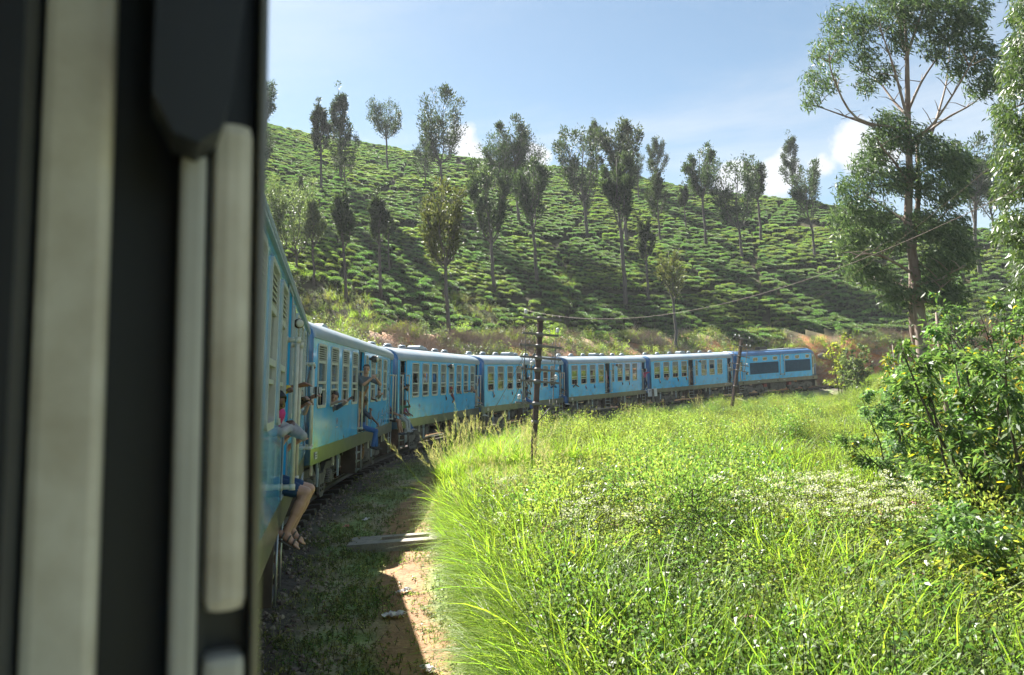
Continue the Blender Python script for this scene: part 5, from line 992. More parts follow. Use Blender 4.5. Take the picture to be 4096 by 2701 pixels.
limbs = [((2110, 330), (2030, 295), (1940, 262), (1872, 238), 0), ((2108, 270), (2075, 235), (2040, 190), (1985, 150), .8), ((2108, 280), (2082, 180), (2060, 110), (2040, 60), -.8), ((2108, 260), (2140, 190), (2180, 130), (2215, 80), .5), ((2112, 330), (2165, 290), (2225, 200), (2270, 120), -1.0), ((2115, 340), (2190, 280), (2260, 240), (2305, 195), .9), ((2160, 320), (2180, 260), (2200, 180), (2205, 100), 1.4), ((2108, 300), (1990, 275), (1935, 180), (1925, 120), -1.2), ((2126, 640), (2060, 600), (2010, 590), (1985, 600), -1.0), ((2112, 520), (2050, 480), (2000, 450), (1970, 470), .8), ((2118, 560), (2170, 520), (2210, 480), (2235, 480), .6), ((2112, 430), (2080, 380), (2055, 350), (2040, 330), -.6), ((2130, 690), (2090, 660), (2050, 655), (2015, 650), .6), ((2130, 660), (2180, 650), (2215, 630), (2240, 620), -.8), ((2112, 420), (2160, 390), (2190, 370), (2210, 380), .9), ((2140, 740), (2110, 700), (2090, 690), (2075, 690), 1.2), ((2135, 700), (2165, 700), (2180, 680), (2190, 660), -.5), ((2100, 120), (2090, 60), (2075, 10), (2060, -30), .2), ((2102, 140), (2130, 60), (2150, 0), (2160, -40), -.4)]
for l_ in limbs:
    z_ = [gx_(*l_[i], l_[4] * (i + .3)) for i in range(4)]; c_ = catmull(z_, 4); mb.tube(c_, list(np.linspace(.085, .018, len(c_))), M_GUM, 7, False)
    for j in range(4, len(c_), 3):
        for s in (-1, 1): e_ = c_[j] + Vector((s * R.uniform(.4, 1.1), R.uniform(-.8, .8), R.uniform(.1, 1.0))); mb.tube([c_[j], c_[j].lerp(e_, .5) + Vector((0, 0, .1)), e_], [.03, .02, .01], M_GUM, 5, False)
mb.build('trunk', gum)
cl = [(1960, 50, 48, 45), (1928, 120, 45, 32), (1905, 185, 42, 32), (1880, 232, 22, 20), (2008, 130, 34, 36), (2010, 200, 26, 24), (2060, 40, 52, 42), (2090, 95, 34, 30), (2130, 30, 46, 42), (2185, 50, 50, 46), (2240, 70, 46, 50), (2288, 140, 38, 46), (2306, 196, 28, 26), (2225, 150, 40, 32), (2165, 110, 30, 30), (2060, 170, 26, 24), (2000, 60, 30, 40), (2250, 15, 45, 40), (2075, -20, 70, 40), (2180, -20, 70, 40), (2262, 205, 26, 22),
 (2068, 285, 40, 28), (2045, 325, 40, 28), (2110, 318, 40, 32), (2165, 352, 46, 34), (2215, 380, 42, 38), (2015, 378, 42, 34), (1982, 440, 42, 36), (1962, 500, 34, 30), (2060, 412, 42, 34), (2125, 420, 44, 34), (2195, 440, 50, 40), (2035, 500, 36, 32), (1995, 560, 36, 34), (1990, 620, 34, 32), (2065, 560, 40, 32), (2140, 520, 44, 36), (2205, 530, 46, 38), (2185, 610, 50, 40), (2235, 590, 38, 34), (2040, 640, 34, 28), (2085, 690, 40, 28), (2165, 670, 42, 32), (2210, 680, 34, 28), (1960, 560, 24, 20)]
C = []; Dv = []; gr_ = np.random.default_rng(9)
for cx_, cy_, rx, ry in cl:
    nsp = int(rx * ry / (17 if cy_ < 240 else 11))
    for j in range(nsp):
        a, rr_ = gr_.uniform(0, 6.28), math.sqrt(gr_.uniform()); p = np.array(gx_(cx_ + rx * rr_ * math.cos(a), cy_ + ry * rr_ * math.sin(a), gr_.normal(0, rx * K * .75))); m_ = 9
        C.append(p + gr_.normal(0, .17, (m_, 3))); Dv.append(np.stack([gr_.normal(0, .45, m_), gr_.normal(0, .45, m_), -np.abs(gr_.normal(.55, .45, m_))], 1) + np.array([.35, 0, 0]))
C = np.concatenate(C); Dv = np.concatenate(Dv); v, f = leaf_quads(C, Dv, gr_.uniform(.20, .42, len(C)), gr_.uniform(.05, .085, len(C)), gr_); link('crown', npmesh('crown', v, f, [M_EUC]), gum)
# leafy saplings and bushes, right foreground
def sapling(base, top, D_, width, stems, nleaf, ll, lw, m, label, group=None, yellow=0.0, hang=.35, zfix=None, name='sapling', cluster=.05, lowbare=.2):
    p = on_ray(base[0], base[1], D_); p = Vector((p.x, p.y, float(ground_z([p.x], [p.y])[0]))); tp = on_ray(top[0], top[1], D_); h = max(.8, tp.z - p.z); e = empty(name, p); tag(e, label, 'sapling' if name == 'sapling' else name.replace('_', ' '), group)
    g = np.random.default_rng(abs(int(base[0] * 7 + base[1]))); r_ = random.Random(int(base[0])); mb = MB(); tips = []; lx_ = (tp - p).x
    for s in range(stems):
        b = Vector((r_.gauss(0, .12 * width), r_.gauss(0, .12 * width), -.1)); t = Vector((lx_ * r_.uniform(.4, 1.1) + r_.gauss(0, .32 * width), r_.gauss(0, .32 * width), h * r_.uniform(.72, 1.0))); pts = [b.lerp(t, k / 5) + Vector((r_.gauss(0, .03), r_.gauss(0, .03), 0)) * (k > 0) for k in range(6)]; rs = max(.007, .006 * h); mb.tube(pts, [rs * 1.6, rs * 1.3, rs, rs * .8, rs * .6, rs * .3], M_STEM, 6, False)
        for k in range(9):
            f_ = lowbare + (1 - lowbare) * (k + r_.random()) / 9; i0 = min(4, int(f_ * 5)); q = pts[i0].lerp(pts[i0 + 1], f_ * 5 - i0); a = r_.uniform(0, 6.28); ln = width * .42 * (1.15 - f_ * .8) * r_.uniform(.5, 1.1); e_ = q + Vector((math.cos(a) * ln, math.sin(a) * ln, ln * r_.uniform(.1, .8))); mb.tube([q, q.lerp(e_, .5) + Vector((0, 0, .03)), e_], [rs * .5, rs * .35, .003], M_STEM, 5, False); tips += [(q, e_)] 
    mb.build('stem', e); T0 = np.array([tuple(a) for a, _ in tips]); T1 = np.array([tuple(b) for _, b in tips]); pk = g.integers(0, len(T0), nleaf); u_ = g.uniform(.15, 1.05, nleaf)[:, None]; C = T0[pk] + (T1[pk] - T0[pk]) * u_ + g.normal(0, cluster, (nleaf, 3)); Dv = unit(T1[pk] - T0[pk]) * .7 + g.normal(0, .55, (nleaf, 3)) + np.array([0, 0, -hang]); s = g.uniform(.6, 1.25, nleaf)
    v, f = leaf_quads(C, Dv, ll * s, lw * s, g, .2); mi = (g.uniform(size=nleaf) < yellow).astype(int); o = link('leaves', npmesh('leaves', v, f, [m, M_YLEAF], False, mi), e); o['kind'] = 'stuff'; return e
SPL = [
 ((3570, 1930), (3500, 1470), 16.5, 1.7, 4, 4600, .105, .038, M_TEAL, 'round yellow-topped sapling standing alone in the field right of the locomotive', .03, .5),
 ((3870, 2060), (3850, 1560), 15.0, 1.6, 4, 4200, .105, .038, M_SAPY, 'bright yellow-green sapling between the round one and the slender trunks', .06, .5),
 ((4050, 2050), (4020, 1230), 15.0, 2.2, 6, 6000, .11, .036, M_SAP, 'tall leafy sapling at the back of the thicket near the red bank', .04, .4),
 ((3930, 2150), (3920, 1640), 13.0, 1.6, 4, 4200, .095, .034, M_SAP, 'leafy sapling with many glossy leaves in mid thicket', .02, .4),
 ((3990, 2450), (3950, 1280), 10.5, 1.9, 6, 6200, .105, .032, M_SAP, 'tall many-stemmed sapling at right edge, yellow leaves near its top', .07, .5),
 ((4120, 2500), (4085, 1080), 9.5, 1.8, 6, 6200, .110, .032, M_SAP, 'nearest tall sapling running out of the right edge', .02, .5),
 ((4050, 2250), (4030, 1560), 13.0, 1.9, 4, 4200, .105, .034, M_SAPY, 'sapling behind the tall many-stemmed one', .03, .4),
 ((3880, 1980), (3850, 1340), 19.0, 2.2, 3, 3000, .12, .045, M_SAP, 'sapling with clusters of yellow leaves beside the slender trunks', .22, .3),
 ((3800, 2480), (3790, 2030), 9.0, 1.2, 4, 2600, .085, .030, M_SAP, 'low leafy sapling in front of the thicket', .03, .3),
 ((3900, 2690), (3840, 2120), 7.6, 1.4, 5, 2600, .085, .030, M_SAP, 'bushy sapling with bare dark stems low at the right corner', .02, .3),
 ((3850, 2250), (3840, 1900), 11.0, 1.2, 4, 2400, .09, .032, M_SAP, 'small rounded sapling at the left front of the thicket', .02, .4),
 ((4060, 2690), (4030, 2200), 7.4, 1.2, 5, 2200, .085, .028, M_SAPY, 'yellow-green leafy sapling in the bottom right corner', .03, .4),
 ((3980, 2690), (3960, 2020), 8.4, 1.5, 6, 3800, .085, .029, M_SAP, 'dense leafy bush rising from the bottom right corner', .02, .3),
 ((3740, 2690), (3720, 2260), 7.2, 1.1, 5, 2200, .075, .027, M_WEEDD, 'dark leafy bush at the bottom edge left of the corner bush', .03, .3),
 ((3560, 2690), (3540, 2330), 7.0, 1.0, 5, 1700, .070, .026, M_WEEDD, 'low dark bush at the bottom edge beside the broad-leaved plant', .03, .3),
 ((3840, 2400), (3830, 1900), 9.8, 1.5, 5, 3600, .09, .031, M_SAP, 'leafy sapling filling the middle of the thicket', .03, .35),
 ((3420, 2460), (3380, 2140), 8.2, 1.0, 5, 1300, .065, .025, M_WEEDD, 'twiggy bush with sparse leaves and pink flowers', .05, .2),
 ((3180, 2330), (3150, 2040), 9.2, 1.1, 4, 900, .09, .035, M_WEED, 'drooping broad-leaved weed bush with a yellow leaf', .08, .5),
 ((2420, 2400), (2390, 2090), 8.6, 1.1, 5, 1500, .085, .032, M_WEEDD, 'dark drooping-leaved bush among the tall grass', .05, .6),
 ((2310, 2500), (2320, 2150), 7.8, .7, 2, 420, .10, .042, M_WEED, 'upright bright leafy stem beside the drooping-leaved bush', .02, .2),
 ((3450, 1450), (3420, 1380), 60.0, 3.2, 5, 1500, .28, .12, M_SILV, 'pale leafy bush above the cutting beyond the locomotive nose', .0, .2),
 ((3370, 1420), (3350, 1320), 68.0, 2.8, 4, 1200, .28, .12, M_SAPY, 'light green bush on the cutting edge beside the pale one', .0, .2),
 ((3660, 1560), (3640, 1420), 48.0, 2.6, 5, 1200, .24, .10, M_WEED, 'low green bush at the foot of the gum tree', .05, .2),
 ((2940, 1790), (2930, 1690), 30.0, 1.1, 5, 600, .09, .04, M_ORFL, 'bush with red young leaves in the middle of the field', .0, .1),
 ((4020, 1420), (4000, 1080), 40.0, 4.5, 6, 3000, .24, .09, M_SAP, 'dark green bush on the right-hand red bank', .03, .2),
 ((3860, 1420), (3850, 1200), 52.0, 4.0, 6, 2000, .28, .10, M_EUC, 'shaded bush on the red earth bank behind the gum trunk', .03, .2),
]
for b_, t_, D_, wd, stn, nl_, ll_, lw_, m_, lb, yl, hg in SPL: sapling(b_, t_, D_, wd, stn, nl_, ll_, lw_, m_, lb, None, yl, hg, name='sapling' if 'sapling' in lb else 'bush', lowbare=.3 if 'sapling' in lb else .12)
# slender pale trunks among the saplings and the nearer gum whose branches hang in at the right edge
def slim(base, top, D_, r, label, m=M_GUM):
    p = on_ray(*base, D_); p = Vector((p.x, p.y, float(ground_z([p.x], [p.y])[0]))); t = on_ray(*top, D_); e = empty('young_tree', p); tag(e, label, 'young tree'); q = MB(); q.tube([Vector((0, 0, -.3)), (t - p) * .3 + Vector((.03, 0, 0)), (t - p) * .65, t - p], [r * 1.2, r, r * .8, r * .3], m, 8); q.build('trunk', e); g = np.random.default_rng(int(base[0])); n = 260; u_ = g.uniform(.35, 1, n)[:, None]; C = np.array(t - p)[None] * u_ + g.normal(0, .28, (n, 3)); v, f = leaf_quads(C, g.normal(0, .6, (n, 3)) + np.array([0, 0, -.3]), g.uniform(.1, .2, n), .045, g); o = link('leaves', npmesh('leaves', v, f, [M_SAP]), e); o['kind'] = 'stuff'
slim((3800, 1760), (3745, 1250), 19, .085, 'slender mottled trunk left of the yellow-leaved sapling'); slim((4020, 2000), (3990, 1600), 12, .05, 'grey slender trunk among the right-hand thicket')
slim((3600, 1560), (3570, 1380), 46, .10, 'thin bare trunk between the round sapling and the gum')
rp = on_ray(4330, 1900, 21); rp = Vector((rp.x, rp.y, float(ground_z([rp.x], [rp.y])[0]))); rt = empty('gum_tree', rp); tag(rt, 'nearer gum tree at the right border, only its hanging leafy branches in view', 'tree')
def rx_(dx, dy, D_=21.0): return on_ray(dx * 1.7225, dy * 1.7225, D_) - rp
mb = MB(); mb.tube([Vector((0, 0, -.5)), rx_(2480, 600), rx_(2450, 200), rx_(2430, -200)], [.30, .24, .18, .1], M_GUM, 10); C = []; Dv = []
for cx_, cy_, rx, ry in [(2372, 20, 22, 36), (2350, 45, 14, 14), (2362, 100, 28, 24), (2345, 160, 28, 30), (2352, 210, 28, 26), (2330, 262, 26, 30), (2350, 300, 34, 34), (2335, 370, 30, 36), (2362, 420, 34, 44), (2330, 450, 24, 34), (2350, 520, 36, 38), (2318, 540, 16, 26), (2372, 600, 22, 44), (2400, 120, 40, 80), (2410, 350, 50, 120), (2365, 670, 20, 26), (2410, 560, 40, 80)]:
    c = rx_(cx_, cy_); mb.tube([rx_(2445, cy_ - 20), rx_((cx_ + 2445) / 2, cy_ - 26), c], [.05, .03, .008], M_GUM, 6, False); K2 = 21 / F_PX * 1.7225
    for j in range(int(rx * ry / 7)):
        a, rr_ = gr_.uniform(0, 6.28), math.sqrt(gr_.uniform()); p = np.array(rx_(cx_ + rx * rr_ * math.cos(a), cy_ + ry * rr_ * math.sin(a), 21 + gr_.normal(0, .7))); C.append(p + gr_.normal(0, .06, (5, 3))); Dv.append(np.stack([gr_.normal(-.1, .5, 5), gr_.normal(0, .5, 5), -np.abs(gr_.normal(.6, .4, 5))], 1))
mb.build('trunk', rt); C = np.concatenate(C); Dv = np.concatenate(Dv); v, f = leaf_quads(C, Dv, gr_.uniform(.11, .22, len(C)), gr_.uniform(.028, .045, len(C)), gr_); link('crown', npmesh('crown', v, f, [mat('gum_leaf_near', (.070, .105, .042), island=.5, transl=.28, col2=(.05, .075, .034), rough=.42, spec=.5, scale=.5)]), rt)
# a broad-leaved plant at the lower right corner, each leaf its own part
bpP = at(3480, 2640)[0]; bp = empty('broadleaf_plant', bpP); tag(bp, 'grey-green broad-leaved plant at the bottom edge, right of centre', 'plant'); M_BROAD = mat('broad_grey_leaf', (.085, .13, .075), .5, island=.0, transl=.25, scale=3, col2=(.06, .10, .055))
lm = MB(); n_ = 7
for i in range(n_ - 1):
    t0, t1 = i / (n_ - 1), (i + 1) / (n_ - 1); w_ = lambda t: .062 * math.sin(math.pi * min(1, t * .93 + .05)) ** .8; z_ = lambda t: .10 * t - .22 * t * t
    for s in (-1, 1): lm.poly([(t0 * .26, 0, z_(t0)), (t1 * .26, 0, z_(t1)), (t1 * .26, s * w_(t1), z_(t1) + .012), (t0 * .26, s * w_(t0), z_(t0) + .012)], M_BROAD, True)
lme = lm.mesh('leaf'); sm = MB()
for s in range(7):
    b = Vector((R.gauss(0, .18), R.gauss(0, .14), -.05)); t = b + Vector((R.gauss(0, .12), R.gauss(0, .12), R.uniform(.5, .95))); sm.tube([b, t], [.009, .005], M_STEM, 6)
    for k in range(8):
        o = link('leaf', lme, bp, b.lerp(t, .35 + .65 * k / 7)); o.rotation_euler = (R.uniform(-.3, .3), R.uniform(-.5, .2), k * 2.4 + R.uniform(-.3, .3)); z = R.uniform(.6, 1.1); o.scale = (z, z, z)
sm.build('stem', bp)
# ------------------------------------------------------------------ people
def capsule(p0, p1, r0, r1, n=12, k=4):
    p0, p1 = np.array(p0, float), np.array(p1, float); d = p1 - p0; L_ = np.linalg.norm(d); d = d / L_ if L_ > 1e-6 else np.array([0, 0, 1.]); a = np.cross(d, [0.31, .9, .2]); a /= np.linalg.norm(a); c = np.cross(d, a); V = []
    for t in np.linspace(-90, 0, k + 1): V.append((p0 + d * r0 * math.sin(D2R(t)), max(1e-4, r0 * math.cos(D2R(t)))))
    for t in np.linspace(0, 90, k + 1): V.append((p1 + d * r1 * math.sin(D2R(t)), max(1e-4, r1 * math.cos(D2R(t)))))
    th = np.arange(n) * 2 * np.pi / n; P_ = np.concatenate([o + r * (np.cos(th)[:, None] * a + np.sin(th)[:, None] * c) for o, r in V]); m = len(V); i = np.arange(n); return P_, np.concatenate([np.stack([i + j * n, (i + 1) % n + j * n, (i + 1) % n + (j + 1) * n, i + (j + 1) * n], 1) for j in range(m - 1)])
def ellip(c, ax, rad, n=14, k=8):
    th = np.arange(n) * 2 * np.pi / n; V = []
    for t in np.linspace(-89.5, 89.5, k + 1): q = np.stack([np.cos(th) * math.cos(D2R(t)), np.sin(th) * math.cos(D2R(t)), np.full(n, math.sin(D2R(t)))], 1); V.append(q)
    V = np.concatenate(V) * np.array(rad) @ np.array(ax) + np.array(c); i = np.arange(n); return V, np.concatenate([np.stack([i + j * n, (i + 1) % n + j * n, (i + 1) % n + (j + 1) * n, i + (j + 1) * n], 1) for j in range(k)])
def nv(v): v = np.array(v, float); return v / np.linalg.norm(v)
def ik(a, b, l1, l2, pole):
    a, b = np.array(a, float), np.array(b, float); d = b - a; L_ = min(np.linalg.norm(d), (l1 + l2) * .998); dn = nv(d); x = (l1 * l1 - l2 * l2 + L_ * L_) / (2 * L_); h = math.sqrt(max(1e-6, l1 * l1 - x * x)); p = np.array(pole, float); p = p - dn * (p @ dn); return a + dn * x + nv(p) * h, a + dn * L_
SKIN = {'fair': mat('fair_skin', (.50, .29, .20), .5, var=.05), 'tan': mat('tan_skin', (.30, .155, .09), .5, var=.05), 'dark': mat('dark_skin', (.14, .065, .038), .5, var=.05)}
M_HAIR = mat('dark_hair', (.012, .009, .008), .45, scale=40); M_HAIRB = mat('brown_hair', (.045, .026, .016), .5, scale=40); M_EYE = mat('dark_eye', (.012, .010, .01), .25); M_LIP = mat('lip_skin', (.26, .10, .08), .5); M_BROW = M_HAIR
_cl = {}
def cloth(c): 
    if c not in _cl: _cl[c] = mat('cloth_%02d' % len(_cl), c, .85, var=.12, scale=14, bump=.25, bscale=30)
    return _cl[c]
def person(car, label, hip, up=(0, 0, 1), face=(0, 1, 0), look=None, hl=None, hr=None, pl=(0, .2, -1), pr=(0, .2, -1), fl=None, fr=None, kp=(0, 1, .5), skin='tan', shirt=(.3, .3, .3), pants=(.03, .04, .08), shoes=(.05, .05, .05), hair=M_HAIR, sleeve='short', legs='long', vox=.015, sc=1.0, longhair=False, foot=(0, 1, -.15), head_up=None, head_fwd=.03, sandal=False):
    """all points are (along, outward, height above skirt edge); the figure is grown as one skin and split into cloth and flesh"""
    T = lambda v: np.array([v[0], -(HW + v[1]), v[2] + 1.0]); Q = lambda v: np.array([v[0], -v[1], v[2]])
    P0 = T(hip); U = nv(Q(up)); Fc = Q(face); Fc = nv(Fc - U * (Fc @ U)); Sd = np.cross(U, Fc)      # Sd points to the figure's left
    pr_ = []; sk, sh, pa, so_ = SKIN[skin], cloth(shirt), cloth(pants), cloth(shoes)
    def cap(a, b, r0, r1, m): pr_.append(('c', np.array(a), np.array(b), r0 * sc, r1 * sc, m))
    def ell(c, ax, rad, m): pr_.append(('e', np.array(c), np.array(ax), np.array(rad) * sc, 0, m))
    AX = np.stack([Sd, Fc, U]); s_ = sc
    ell(P0 + U * .04 * s_, AX, (.165, .125, .13), pa); ell(P0 + U * .17 * s_, AX, (.145, .11, .15), sh); ell(P0 + U * .34 * s_, AX, (.175, .115, .17), sh); cap(P0 + (U * .43 + Sd * .13) * s_, P0 + (U * .43 - Sd * .13) * s_, .068, .068, sh)
    nk = P0 + (U * .50 + Fc * .0) * s_; HU = nv(Q(head_up)) if head_up is not None else U; Lk_ = Q(look) if look is not None else Fc; Lk_ = nv(Lk_ - HU * (Lk_ @ HU)); HS = np.cross(HU, Lk_); hc = nk + (HU * .175 + Lk_ * head_fwd) * s_; HA = np.stack([HS, Lk_, HU])
    cap(nk - U * .06 * s_, nk + HU * .09 * s_, .058, .052, sk); ell(hc + HU * .02 * s_, HA, (.074, .093, .10), sk); ell(hc + (Lk_ * .022 - HU * .055) * s_, HA, (.056, .066, .062), sk); cap(hc + (Lk_ * .085 + HU * .012) * s_, hc + (Lk_ * .102 - HU * .022) * s_, .009, .015, sk)
    for s in (-1, 1): ell(hc + (HS * s * .075 - Lk_ * .01 - HU * .005) * s_, HA, (.012, .02, .03), sk)
    hands = []
    for s, h_, pole in ((1, hl, pl), (-1, hr, pr)):
        shd = P0 + (U * .43 + Sd * s * .185) * s_; tgt = T(h_) if h_ is not None else shd + (-U * .45 + Fc * .12 + Sd * s * .06) * s_; el, wr = ik(shd, tgt, .28 * s_, .25 * s_, Q(pole)); cap(shd, shd * .15 + el * .85, .058, .046, sh if sleeve != 'none' else sk)
        if sleeve == 'long': cap(el, wr * .95 + el * .05, .046, .036, sh)
        else: cap(shd * .35 + el * .65, el, .043, .038, sk)
        cap(el, wr, .039, .027, sk); hd = nv(wr - el); hands.append((wr, hd, s)); sdv = np.cross(hd, U if abs(hd @ U) < .9 else Fc); sdv = nv(sdv); upv = np.cross(sdv, hd); cap(wr + hd * .02 * s_, wr + hd * .075 * s_, .028, .032, sk)
        for i, (o_, ln) in enumerate(((-.030, .062), (-.010, .075), (.011, .070), (.030, .055))):
            b = wr + (hd * .085 + sdv * o_) * s_; m_ = b + (hd * ln * .55 - upv * .012) * s_; e_ = m_ + (hd * ln * .35 - upv * .034) * s_; cap(b, m_, .0105, .0095, sk); cap(m_, e_, .0095, .008, sk)
        tb = wr + (hd * .03 - sdv * s * .026) * s_; cap(tb, tb + (hd * .035 - sdv * s * .028 - upv * .012) * s_, .013, .011, sk); cap(tb + (hd * .035 - sdv * s * .028 - upv * .012) * s_, tb + (hd * .062 - sdv * s * .032 - upv * .03) * s_, .011, .009, sk)
    feet = []
    for s, f_ in ((1, fl), (-1, fr)):
        hj = P0 + (Sd * s * .09 - U * .02) * s_; ft = T(f_) if f_ is not None else T((hip[0] + .42, hip[1] - .08 * s, .46)); kp_ = Q(kp) if f_ is not None else Q((1, 0, .6)); kn, an = ik(hj, ft, .43 * s_, .42 * s_, kp_)
        if legs == 'long': cap(hj, kn, .088, .062, pa); cap(kn, kn * .08 + an * .92, .064, .052, pa); cap(kn, an, .052, .036, sk)
        else: cap(hj, hj * .28 + kn * .72, .092, .080, pa); cap(hj, kn, .080, .058, sk); cap(kn * .7 + an * .3, kn * .5 + an * .5, .058, .054, sk); cap(kn, an, .055, .036, sk)
        fd = Q(foot); sh_ = nv(an - kn); fd = nv(fd - sh_ * (fd @ sh_) * .55); dn_ = sh_; fm = sk if sandal else so_; cap(an - fd * .045 * s_ + dn_ * .03 * s_, an + fd * .13 * s_ + dn_ * .05 * s_, .036, .033, fm); cap(an, an + fd * .05 * s_ + dn_ * .03 * s_, .037, .036, fm); feet.append((an, fd, dn_, kn))
        sx_ = nv(np.cross(fd, dn_))
        for i in range(5): cap(an + (fd * .12 + dn_ * .055 + sx_ * (i - 2) * .016) * s_, an + (fd * (.185 - abs(i - (2 + s)) * .008) + dn_ * .062 + sx_ * (i - 2) * .019) * s_, .013, .011, fm)
    V = []; Fq = []; o = 0
    for q in pr_:
        v, f = capsule(q[1], q[2], q[3], q[4]) if q[0] == 'c' else ellip(q[1], q[2], q[3]); V.append(v); Fq.append(f + o); o += len(v)
    base = P0.copy(); me = npmesh('tmp', np.concatenate(V) - base, np.concatenate(Fq), []); ob = bpy.data.objects.new('tmp', me); COL.objects.link(ob)
    mo = ob.modifiers.new('r', 'REMESH'); mo.mode = 'VOXEL'; mo.voxel_size = vox; mo.use_smooth_shade = True; m2 = ob.modifiers.new('s', 'SMOOTH'); m2.factor = .5; m2.iterations = 3
    dg = bpy.context.evaluated_depsgraph_get(); dg.update(); nm = bpy.data.meshes.new_from_object(ob.evaluated_get(dg)); bpy.data.objects.remove(ob); nm.name = 'person'
    nf = len(nm.polygons); C = np.empty(nf * 3); nm.polygons.foreach_get('center', C); C = C.reshape(-1, 3) + base; best = np.full(nf, 9.); mi = np.zeros(nf, np.int32); ms = []
    for q in pr_:
        if q[5] not in ms: ms.append(q[5])
        if q[0] == 'c': d = q[2] - q[1]; t = np.clip(((C - q[1]) @ d) / max(1e-9, d @ d), 0, 1); ds = np.linalg.norm(C - q[1] - t[:, None] * d, axis=1) - (q[3] + (q[4] - q[3]) * t)
        else: l = (C - q[1]) @ q[2].T / q[3]; ds = (np.linalg.norm(l, axis=1) - 1) * q[3].min()
        k = ds < best; best[k] = ds[k]; mi[k] = ms.index(q[5])
    nm.materials.clear()
    for m in ms: nm.materials.append(m)
    nm.polygons.foreach_set('material_index', mi); nm.update(); Mx = CARS[car]; pe = link('person', nm); pe.matrix_world = Mx @ Matrix.Translation(Vector(base)); tag(pe, label, 'person', 'people on the train')
    def kid(nmn, vf, m, smooth=True): return link(nmn, npmesh(nmn, vf[0] - base, vf[1], [m], smooth), pe)
    hv, hf = ellip(hc + (HU * .045 - Lk_ * .014) * s_, HA, np.array((.083, .098, .092)) * s_, 20, 12); loc = (hv - hc) @ HA.T / s_; cut = (loc[:, 1] > .035) & (loc[:, 2] < .075); hv = np.where(cut[:, None], hv - Lk_ * .06 * s_, hv); g_ = np.random.default_rng(len(label)); hv += unit(hv - hc) * g_.normal(0, .004, (len(hv), 1)); kid('hair', (hv, hf), hair)
    if longhair: kid('hair', capsule(hc - (Lk_ * .06 + HU * .0) * s_, hc - (Lk_ * .07 + HU * .2) * s_, .075 * s_, .05 * s_), hair)
    for s in (-1, 1): kid('eye', ellip(hc + (HS * s * .031 + Lk_ * .084 + HU * .012) * s_, HA, np.array((.014, .008, .007)) * s_, 8, 5), M_EYE); kid('eyebrow', capsule(hc + (HS * s * .016 + Lk_ * .090 + HU * .031) * s_, hc + (HS * s * .046 + Lk_ * .080 + HU * .031) * s_, .005 * s_, .004 * s_, 6, 2), hair)
    kid('mouth', ellip(hc + (Lk_ * .084 - HU * .060) * s_, HA, np.array((.024, .008, .008)) * s_, 8, 5), M_LIP)
    if sandal:
        for an, fd, dn_, kn in feet:
            sx_ = nv(np.cross(fd, dn_)); so2 = kid('sandal', ellip(an + (fd * .06 + dn_ * .088) * s_, np.stack([sx_, fd, dn_]), np.array((.048, .142, .012)) * s_, 16, 6), so_)
            for u_, r_ in ((.115, .040), (.055, .043), (-.01, .043)): c_ = an + (fd * u_ + dn_ * .045) * s_; th = np.linspace(-.4, np.pi + .4, 9); pts = [c_ + (sx_ * math.cos(t) - dn_ * math.sin(t)) * (r_ + .004) * s_ for t in th]; q = MB(); q.tube([Vector(p - base) for p in pts], .009, so_, 6); st_ = q.build('strap', so2)
    return pe, [Vector(Mx @ Vector(w_ + h_ * .09)) for w_, h_, _ in hands], hc
def held(name, label, car, pos, size, m, rot=(0, 0, 0), lens=None):
    b = MB(); b.box(-size[0] / 2, size[0] / 2, -size[1] / 2, size[1] / 2, -size[2] / 2, size[2] / 2, m, min(size) * .25); Mx = CARS[car] @ Matrix.Translation(Vector((pos[0], -(HW + pos[1]), pos[2] + 1))) @ Matrix.Rotation(rot[2], 4, 'Z') @ Matrix.Rotation(rot[0], 4, 'X'); o = b.build(name); o.matrix_world = Mx; tag(o, label, name.replace('_', ' '))
    if lens: q = MB(); q.lathe([(lens, 0), (lens, size[1] * .9), (lens * .8, size[1])], M_BLACK, 14, 'Y', (0, size[1] * .3, 0)); q.build('lens', o)
    return o
# nearest carriage
person(0, 'girl leaning from the nearest window, pink top under a grey long sleeve, looking back', (4.42, -.30, .80), (-.42, .55, .82), (-.7, .7, 0), (-1, .25, -.1), (4.42, .13, 1.10), (4.34, .10, 1.09), (-.9, .25, -.4), (-1, .1, -.3), skin='dark', shirt=(.40, .39, .37), sleeve='long', longhair=True, vox=.009, sc=.94, head_up=(-.25, .2, 1))
pk = capsule(np.array([4.17, -(HW + .0), 2.22]), np.array([4.27, -(HW - .05), 2.14]), .062, .07); tag(link('pink_shawl', npmesh('pink_shawl', *pk, [cloth((.62, .06, .22))], True)), 'bright pink sleeve bunched at the girl’s shoulder in the window', 'garment'); bpy.data.objects['pink_shawl'].matrix_world = CARS[0]
person(0, 'person seated in the near doorway, bare legs and grey strap sandals hanging outside', (5.28, -.19, .50), (0, -.10, 1), (-.15, 1, 0), (-.8, .6, -.1), (5.52, .08, .86), (5.02, .0, .92), (.3, .6, -.6), (-.3, .5, -.6), (5.30, .10, -.03), (5.06, .06, -.03), (0, 1, .6), skin='fair', sc=1.06, shirt=(.10, .12, .16), pants=(.02, .06, .14), shoes=(.13, .12, .10), legs='bare', sandal=True, foot=(-.25, .9, -.75), vox=.008)
person(0, 'person in the near doorway behind the rail, yellow band on the wrist reaching out', (5.45, -.42, 1.18), (0, .15, 1), (0, 1, 0), None, (5.56, .10, 1.50), (5.0, .0, 1.44), skin='tan', shirt=(.05, .06, .10), fl=(5.55, -.42, .42), fr=(5.35, -.42, .42))
